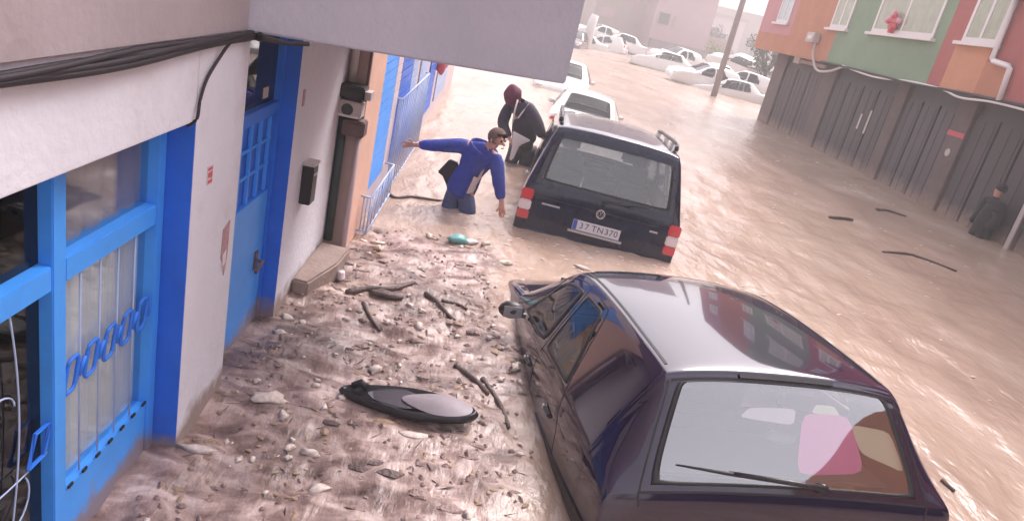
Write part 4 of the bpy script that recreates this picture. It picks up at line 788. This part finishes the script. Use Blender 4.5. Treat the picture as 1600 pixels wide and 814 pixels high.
clothing('shirt', ['waist', 'chest', 'uchest', 'neck', 'pelvis'], [('pelvis', 'waist'), ('waist', 'chest'), ('chest', 'uchest'), ('uchest', 'neck')], dict(pelvis=.15, waist=.145, chest=.150, uchest=.108, neck=.056), M['shirt'])
J['hem'] = (-.15, 7.43, .14)
jk = clothing('jacket', ['chest', 'waist', 'pelvis', 'hem', 'uchest', 'neck', 'shR', 'elR', 'wrR', 'shL', 'elL', 'wrL'], [('hem', 'pelvis'), ('pelvis', 'waist'), ('waist', 'chest'), ('chest', 'uchest'), ('uchest', 'neck'), ('uchest', 'shR'), ('shR', 'elR'), ('elR', 'wrR'), ('uchest', 'shL'), ('shL', 'elL'), ('elL', 'wrL')],
              dict(hem=.165, pelvis=.175, waist=.165, chest=.175, uchest=.150, neck=.075, shR=.095, elR=.070, wrR=.052, shL=.095, elL=.070, wrL=.050), M['jacket'])
bmj = bmesh.new(); bmj.from_mesh(jk.data); kill = []; a0 = Vector(J['pelvis']) - O; a1 = Vector(J['neck']) - O; ax = (a1 - a0).normalized(); fj = Vector((.72, -.69, -.25)); fj = (fj - ax * fj.dot(ax)).normalized(); sj = ax.cross(fj)
for f in bmj.faces:
    c_ = f.calc_center_median(); t_ = (c_ - a0).dot(ax); r_ = (c_ - a0) - ax * t_
    sl0 = Vector(J['shL']) - O; sl1 = Vector(J['elL']) - O; q_ = (c_ - sl0).dot((sl1 - sl0).normalized())
    if q_ > .02 and (c_ - sl0 - (sl1 - sl0).normalized() * q_).length < .085: continue
    if -.2 < t_ < .56 and r_.dot(fj) > .05 and abs(r_.dot(sj)) < .080 - .11 * max(0, t_ / .5 - .2): kill.append(f)
    elif t_ < -.10: kill.append(f)
bmesh.ops.delete(bmj, geom=kill, context='FACES')
for v in bmj.verts: v.co += Vector((1, 1, 1)) * .006 * noise.noise(v.co * 14)
bmj.to_mesh(jk.data); bmj.free()
so_ = jk.modifiers.new('thick', 'SOLIDIFY'); so_.thickness = .012; so_.offset = -1
MB().prism([(-.40, .36), (-.30, .52), (-.20, .50), (-.20, .20), (-.27, .22), (-.34, .33)], 1, 7.40, 7.46).build('jacket_tail', M['jlining'], man, bevel=.01).location = -O
# second wader, bent forward at the front left corner of the van
w2 = empty('person', (.50, 10.3, -.58), label='person in dark striped jacket and maroon hood bent beside the front of the navy van', cat='person'); O2 = Vector(w2.location) - Vector((0, 0, .10))
K = dict(pelvis=(.60, 10.35, .18), waist=(.57, 10.30, .36), chest=(.48, 10.22, .60), uchest=(.40, 10.18, .72), neck=(.35, 10.14, .80), skull=(.29, 10.12, .87), crown=(.26, 10.12, .93), shR=(.26, 10.25, .70), elR=(.22, 10.18, .44), wrR=(.36, 10.05, .28), haR=(.43, 10.0, .22), shL=(.55, 10.12, .74), elL=(.72, 10.02, .55), wrL=(.82, 9.98, .40), haL=(.87, 9.97, .34),
         hipR=(.50, 10.35, .10), knR=(.44, 10.25, -.25), anR=(.48, 10.4, -.62), hipL=(.68, 10.35, .10), knL=(.66, 10.25, -.25), anL=(.70, 10.4, -.62))
KE = [('pelvis', 'waist'), ('waist', 'chest'), ('chest', 'uchest'), ('uchest', 'neck'), ('neck', 'skull'), ('skull', 'crown'), ('uchest', 'shR'), ('shR', 'elR'), ('elR', 'wrR'), ('wrR', 'haR'), ('uchest', 'shL'), ('shL', 'elL'), ('elL', 'wrL'), ('wrL', 'haL'), ('pelvis', 'hipR'), ('hipR', 'knR'), ('knR', 'anR'), ('pelvis', 'hipL'), ('hipL', 'knL'), ('knL', 'anL')]
kn = list(K); KR = dict(pelvis=.11, waist=.10, chest=.12, uchest=.10, neck=.05, skull=.09, crown=.06, shR=.06, elR=.042, wrR=.03, haR=.034, shL=.06, elL=.042, wrL=.03, haL=.034, hipR=.085, knR=.06, anR=.045, hipL=.085, knL=.06, anL=.045)
KV = [Vector(K[k]) - O2 for k in kn]; KRr = [KR[k] for k in kn]; KEd = [(kn.index(a), kn.index(b)) for a, b in KE]
for pal, dd_ in (('haR', Vector((.6, -.3, -.7))), ('haL', Vector((.5, -.2, -.8)))):
    for of_, ln_ in ((.028, .07), (.010, .08), (-.010, .075), (-.027, .06)):
        i0 = len(KV); b0 = KV[kn.index(pal)] + Vector((0, of_, 0)) + dd_ * .025; KV += [b0, b0 + dd_ * ln_]; KRr += [.011, .008]; KEd += [(kn.index(pal), i0), (i0, i0 + 1)]
    i0 = len(KV); b0 = KV[kn.index(pal)] + Vector((0, .035, .01)); KV += [b0, b0 + Vector((.02, .03, -.03))]; KRr += [.012, .009]; KEd += [(kn.index(pal), i0), (i0, i0 + 1)]
skinmesh('body', [tuple(v) for v in KV], KEd, KRr, M['skin'], w2, 0, 1)
cl2 = lambda nm, ks, es, rd, m_: skinmesh(nm, [tuple(Vector(K[k]) - O2) for k in ks], [(ks.index(a), ks.index(b)) for a, b in es], rd, m_, w2, 0, 2)
dj = mat('dark_navy_jacket', (.022, .018, .045), .7, var=.25, vscale=14, bump=.4, bscale=30)
cl2('jacket', ['pelvis', 'waist', 'chest', 'uchest', 'neck', 'shR', 'elR', 'wrR', 'shL', 'elL', 'wrL'], [('pelvis', 'waist'), ('waist', 'chest'), ('chest', 'uchest'), ('uchest', 'neck'), ('uchest', 'shR'), ('shR', 'elR'), ('elR', 'wrR'), ('uchest', 'shL'), ('shL', 'elL'), ('elL', 'wrL')], [.20, .20, .21, .18, .10, .115, .09, .065, .115, .09, .065], dj)
cl2('trousers', ['pelvis', 'hipR', 'knR', 'anR', 'hipL', 'knL', 'anL'], [('pelvis', 'hipR'), ('hipR', 'knR'), ('knR', 'anR'), ('pelvis', 'hipL'), ('hipL', 'knL'), ('knL', 'anL')], [.14, .12, .09, .07, .12, .09, .07], mat('grey_trousers', (.07, .06, .075), .8, var=.2, vscale=15))
MB().blob(Vector((.285, 10.13, .865)) - O2, (.125, .135, .15), 2, .12, 3).build('hood', mat('maroon_cloth', (.12, .02, .055), .8, var=.2, vscale=20), w2, smooth=True)
MB().tube([Vector(p_) - O2 for p_ in ((.36, 9.99, .84), (.35, 9.965, .68), (.36, 10.0, .52))], .014, 6).build('stripe', M['whitep'], w2, smooth=True)
MB().tube([Vector(p_) - O2 for p_ in ((.52, 9.97, .82), (.47, 9.945, .72), (.42, 9.97, .60))], .012, 6).build('stripe', M['whitep'], w2, smooth=True)
wb = MB().prism([(.38, .52), (.66, .44), (.52, .34), (.47, .12), (.42, .10), (.42, .3)], 1, 9.90, 9.95).build('white_bag', M['whitep'], bevel=.015, label='white crumpled sheet or bag held by the bent person in the dark striped jacket', cat='bag')
bw = empty('person', (9.38, 12.62, -.75), label='dim figure in black clothes standing in the flood before the garage doors', cat='person')
Jb = [(0, 0, .95), (0, 0, 1.15), (0, 0, 1.38), (0, .01, 1.5), (-.01, 0, 1.62), (-.01, 0, 1.70), (0, .2, 1.42), (.02, .26, 1.15), (-.1, .22, .92), (0, -.2, 1.42), (.02, -.26, 1.15), (-.1, -.22, .92), (0, .1, .85), (0, .12, .45), (0, .12, .05), (0, -.1, .85), (0, -.12, .45), (0, -.12, .05)]
skinmesh('body', Jb, [(0, 1), (1, 2), (2, 3), (3, 4), (4, 5), (2, 6), (6, 7), (7, 8), (2, 9), (9, 10), (10, 11), (0, 12), (12, 13), (13, 14), (0, 15), (15, 16), (16, 17)], [.10, .10, .09, .05, .09, .07, .05, .05, .035, .07, .05, .035, .09, .065, .05, .09, .065, .05], M['skin'], bw, 0, 1)
bwb = bpy.data.objects[[o.name for o in bw.children][0]]; bwb.data.materials.append(M['darkcloth'])
for f_ in bwb.data.polygons: f_.material_index = 0 if f_.center.z > 1.53 else 1
skinmesh('coat', [Jb[k] for k in (0, 1, 2, 6, 7, 8, 9, 10, 11, 12, 15, 13, 16)], [(0, 1), (1, 2), (2, 3), (3, 4), (4, 5), (2, 6), (6, 7), (7, 8), (0, 9), (0, 10), (9, 11), (10, 12)], [.21, .20, .20, .115, .09, .075, .115, .09, .075, .15, .15, .12, .12], M['darkcloth'], bw, 0, 1)
MB().blob((.01, 0, 1.68), (.10, .10, .09), 1, .1, 2).build('hair', M['darkcloth'], bw, smooth=True)

# ------------------------------------------------------------------ debris
def lie(o, x, y, rz=0, dz=0): o.location = (x, y, hz(x, y) + dz); o.rotation_euler = (random.uniform(-.12, .12), random.uniform(-.12, .12), rz); return o
# big oval car part with a clear end
ov = empty('floating_shell', (-.11, 3.44, .03), (R_(4), R_(-5), R_(-8)), label='long oval black plastic shell with a pale glassy right end floating in the mud', cat='car part')
def ovalring(t, sx, sy): return (sx * math.cos(t) * (1 if math.cos(t) > 0 else 1.0), sy * math.sin(t) * (1 - .35 * max(0, -math.cos(t))))
NV = 40; ring0 = [ovalring(2 * math.pi * k / NV, .385, .115) for k in range(NV)]
mbv = []; lv = [(1.0, .0), (1.04, .025), (1.0, .045), (.92, .050), (.86, .030), (.6, .016), (.3, .012)]
for sc_, z_ in lv: mbv += [(x * (1 - (1 - sc_) * .35) if sc_ < 1 else x * sc_, y * sc_, z_) for x, y in ring0]
MB().add(mbv, [(a * NV + i, a * NV + (i + 1) % NV, (a + 1) * NV + (i + 1) % NV, (a + 1) * NV + i) for a in range(len(lv) - 1) for i in range(NV)] + [tuple(range(NV)), tuple((len(lv) - 1) * NV + i for i in range(NV))]).build('shell', M['blackp'], ov, smooth=True)
ln = []
for r_ in np.linspace(0, 1, 7):
    for k in range(NV): x, y = ring0[k]; ln.append((.165 + (x * .52) * r_, y * .86 * r_, .050 + .026 * (1 - r_ ** 2)))
MB().add(ln, [(a * NV + i, a * NV + (i + 1) % NV, (a + 1) * NV + (i + 1) % NV, (a + 1) * NV + i) for a in range(6) for i in range(NV)]).build('lens', mat('cloudy_lens', (.26, .22, .24), .5, var=.15, vscale=10), ov, smooth=True)
ln2 = [((-.07 + (x - .0) * .42), y * .8, .040 + .004 * math.sin(k)) for k, (x, y) in enumerate(ring0)]
MB().add(ln2, [tuple(range(NV))]).build('inner_panel', mat('dark_gloss', (.05, .045, .06), .35), ov)
MB().tube([(-.33, .02, .05), (-.29, .05, .065), (-.25, .03, .05)], .02, 8).build('lug', M['black'], ov, smooth=True)
def stick(name, pts, r, label, m='bark', cat='branch', group=None):
    x0, y0 = pts[0][:2]; P = [(x - x0, y - y0, hz(x, y) - hz(x0, y0) + .01) for x, y in pts]
    o = MB().tube(wire(P, 0, sub=4), [r * (1 - .5 * i / (len(P) * 4)) * (1 + .25 * noise.noise(Vector((i * .7, x0, y0)))) for i in range((len(P) - 1) * 4 + 1)], 7).build(name, M[m], smooth=True, label=label, cat=cat, group=group); o.location = (x0, y0, hz(x0, y0)); return o
stick('branch', [(-.75, 4.82), (-.6, 4.93), (-.45, 4.97), (-.30, 5.17)], .030, 'thick dark mud caked branch lying level in the debris past the plinth')
MB().blob((0, 0, 0), (.12, .06, .025), 4, .5, 2).build('mud_clod', M['bark'], smooth=True, label='flat dark clod caught under the thick branch', cat='clod').location = (-.47, 4.88, .015)
stick('branch', [(-.19, 5.03), (-.10, 4.92), (.0, 4.80), (.06, 4.72)], .022, 'thin dark forked branch to the right of the thick one')
stick('branch', [(-.06, 4.96), (.06, 4.98), (.14, 4.90)], .014, 'short dark twig above the forked branch')
stick('branch', [(-.60, 4.66), (-.52, 4.50), (-.42, 4.36)], .016, 'dark slanting twig below the thick branch')
stick('branch', [(-.97, 7.62), (-.80, 7.35), (-.62, 7.45), (-.35, 7.60), (-.15, 7.62)], .020, 'long thin dark branch in the water left of the wading man')
stick('branch', [(.30, 3.95), (.42, 3.72), (.47, 3.45)], .018, 'curved dark branch between the oval shell and the near car')
stick('branch', [(.12, 4.05), (.25, 3.92), (.34, 3.78)], .024, 'crooked dark root right above the oval shell')
stick('branch', [(5.85, 11.3), (6.1, 11.35), (6.35, 11.5)], .035, 'short dark stick floating alone in open water before the garages', cat='branch')
stick('branch', [(7.5, 12.9), (7.85, 13.15), (8.15, 13.0)], .04, 'crooked dark branch drifting near the tall light pillar')
stick('branch', [(6.0, 9.75), (6.5, 9.85), (6.95, 9.45)], .022, 'thin curved twig drifting at the right of the frame')
stick('branch', [(3.27, 3.75), (3.30, 3.66)], .014, 'tiny dark twig in the water right of the near car')
stick('branch', [(.95, 6.02), (1.35, 6.08), (1.75, 6.10)], .012, 'thin dark twig floating behind the navy van')
stick('branch', [(2.02, 6.02), (2.10, 6.10), (2.2, 6.06)], .02, 'small dark knot of wood off the rear corner of the navy van')
tp = empty('plastic_scrap', (-.04, 6.35, .02), (0, 0, .5), label='teal and white crumpled plastic scrap among the debris before the man', cat='plastic')
MB().blob((0, 0, .02), (.10, .07, .045), 6, .5, 2).build('bag', M['teal'], tp, smooth=True); MB().blob((.12, -.03, .01), (.07, .035, .02), 9, .5, 2).build('flap', M['whitep'], tp, smooth=True)
def chipo(x, y, sx, sy, sz, seed, m='chip', label=None, cat='chip', group=None, name='foam_chip', rz=None):
    o = MB().blob((0, 0, 0), (sx * .85, sy * .85, sz * .8), seed, .9, 2).build(name, M[m], smooth=True, label=label, cat=cat, group=group); return lie(o, x, y, random.uniform(0, 3.1) if rz is None else rz, sz * .35)
for (x, y, sx, sy, sz, lab, rz) in [(-.18, 4.77, .042, .028, .018, 'round white lump below the forked branch', 0), (-1.0, 4.03, .04, .03, .02, 'white lump close to the foot of the white wall past the blue door', 0), (-.83, 3.30, .11, .05, .03, 'broad pale chunk left of the oval shell', .3),
    (-.04, 3.22, .10, .035, .014, 'flat white flake just below the oval shell', .1), (-1.0, 2.80, .09, .025, .02, 'thin white sliver at the corner of the deep blue reveal', .1), (1.18, 6.35, .12, .035, .02, 'oblong white foam piece right behind the navy van', -.2),
    (.42, 6.10, .09, .04, .02, 'bright foam slab left of the navy van corner', .4), (.22, 6.42, .07, .03, .02, 'slanting white chip above the bright foam slab', .9), (-.72, 5.95, .07, .03, .02, 'pale strip next to the dark debris beyond the plinth', 0),
    (.58, 5.72, .05, .03, .02, 'small white chip by the front corner of the near car', 0), (.30, 2.62, .05, .04, .025, 'white lump at the bottom of the frame near the car', 0), (-.42, 2.72, .06, .035, .02, 'pale wedge at the bottom left of the mud', .5), (-.52, 2.95, .05, .03, .02, 'bright chip in the ring shaped swirl of mud', 0)]:
    chipo(x, y, sx, sy, sz, int(x * 100) % 37, label=lab, cat='foam', rz=rz)
gname = 'pale chips scattered over the muddy debris'
protos = [MB().blob((0, 0, 0), (1, .62, .4), 20 + k, .9, 2).build('foam_chip', M['chip'], smooth=True) for k in range(4)]
cnt = 0; first = set()
while cnt < 70:
    x = random.uniform(-1.05, .62); y = random.uniform(2.3, 6.6)
    if float(mudmask(np.array([[x]]), np.array([[y]]))[0, 0]) < .5: continue
    if x < -.82 and y > 4.5 and y < 5.5: continue
    k = cnt % 4; o = protos[k] if k not in first else protos[k].copy()
    if k in first: link(o)
    first.add(k); s_ = random.uniform(.012, .034) * (1.0 if random.random() < .8 else 1.5); o.scale = (s_, s_, s_); lie(o, x, y, random.uniform(0, 6.2), s_ * .25)
    tag(o, 'small pale chip lying on the brown muddy debris in front of the blue shop', 'chip', gname); cnt += 1
ff = MB()
for i in range(520):
    cx_, cy_, sx_, sy_ = random.choice([(1.2, 6.7, 1.0, .25), (-.1, 7.3, .45, .25), (2.6, 9.5, .5, 3), (5.5, 14, 3, 4), (8.5, 20, 1.2, 6), (5, 28, 4, 6), (1.0, 5.0, .5, .8), (4, 7.5, 2, 2)])
    x = random.gauss(cx_, sx_); y = random.gauss(cy_, sy_)
    if not (-.9 < x < 9.3 and 2 < y < 45) or (.3 < x < 2.4 and 7.0 < y < 11.3): continue
    k_ = 1 + y * .10; L_ = random.uniform(.006, .022) * k_; W_ = L_ * random.uniform(.25, .6); a = random.gauss(.25, .3); ca, sa = math.cos(a), math.sin(a); z = hz(x, y) + .004
    ring_ = [(math.cos(t) * L_ * random.uniform(.7, 1.2), math.sin(t) * W_ * random.uniform(.7, 1.2)) for t in np.linspace(0, 5.4, 7)]
    ff.add([(x + ca * p_ - sa * q_, y + sa * p_ + ca * q_, z) for p_, q_ in ring_] + [(x, y, z + W_ * .45)], [(k, (k + 1) % 7, 7) for k in range(7)])
ff.build('foam_flecks', mat('dirty_foam', (.60, .49, .42), .6), kind='stuff')
# uncountable litter: splinters, leaves and clods in one mass
lit = MB(); mats = [M['bark'], M['leaf'], M['mudc'], M['chip']]
for i in range(2400):
    x = random.uniform(-1.1, .75); y = 1.9 + 4.9 * random.random() ** 1.1
    cl_ = noise.noise(Vector((x * 2.6, y * 2.2, 3)))
    if cl_ < random.uniform(-.35, .45): continue
    if float(mudmask(np.array([[x]]), np.array([[y]]))[0, 0]) < random.random() * .8 + .1: continue
    z = hz(x, y); a = random.uniform(0, 6.28); ty = random.random(); 
    if ty < .18: L_, W_, mi = random.uniform(.015, .06), random.uniform(.002, .005), 0
    elif ty < .48: L_, W_, mi = random.uniform(.012, .03), random.uniform(.006, .012), 1
    elif ty < .93: L_, W_, mi = random.uniform(.010, .030), random.uniform(.006, .014), 2
    else: L_, W_, mi = random.uniform(.006, .016), random.uniform(.004, .008), 3
    H_ = W_ * (.9 if mi in (0, 2, 3) else .25); ca, sa = math.cos(a), math.sin(a); tl_ = random.uniform(-.3, .3)
    vs = [(x + ca * p_ * L_ - sa * q_ * W_, y + sa * p_ * L_ + ca * q_ * W_, z + H_ * r_ + tl_ * p_ * L_ + .003) for p_, q_, r_ in ((-1, 0, 0), (-.3, -1, 0), (.6, -.8, .0), (1, 0, 0), (.4, 1, 0), (-.5, .8, 0), (0, 0, 1.2), (.3, .1, 1.0))]
    lit.add(vs, [(0, 1, 6), (1, 2, 7, 6), (2, 3, 7), (3, 4, 7), (4, 5, 6, 7), (5, 0, 6)], mi)
for i in range(620):                                          # soft half sunk clods and leaf mats
    x = random.uniform(-1.05, .7); y = 2.0 + 4.6 * random.random()
    if noise.noise(Vector((x * 2.1, y * 1.9, 9))) < random.uniform(-.3, .4) or float(mudmask(np.array([[x]]), np.array([[y]]))[0, 0]) < .6: continue
    r_ = random.uniform(.014, .050); lit.blob((x, y, hz(x, y) - r_ * .06), (r_ * random.uniform(.8, 1.7), r_ * random.uniform(.5, 1), r_ * random.uniform(.22, .4)), i, .8, 1, random.choice([2, 2, 2, 1, 0]))
lit.build('debris_litter', mats, kind='stuff')

# ------------------------------------------------------------------ haze (the far end fades to pale)
hm_ = bpy.data.materials.new('haze'); hm_.use_nodes = True; n = hm_.node_tree; n.nodes.clear(); o_ = n.nodes.new('ShaderNodeOutputMaterial'); pv = n.nodes.new('ShaderNodeVolumePrincipled')
pv.inputs['Color'].default_value = (1, .95, .93, 1); pv.inputs['Density'].default_value = .0085; pv.inputs['Anisotropy'].default_value = .2; n.links.new(pv.outputs[0], o_.inputs['Volume'])
hz_o = MB().box(-60, 120, -30, 180, -2.6, 17).build('haze', hm_, kind='stuff')
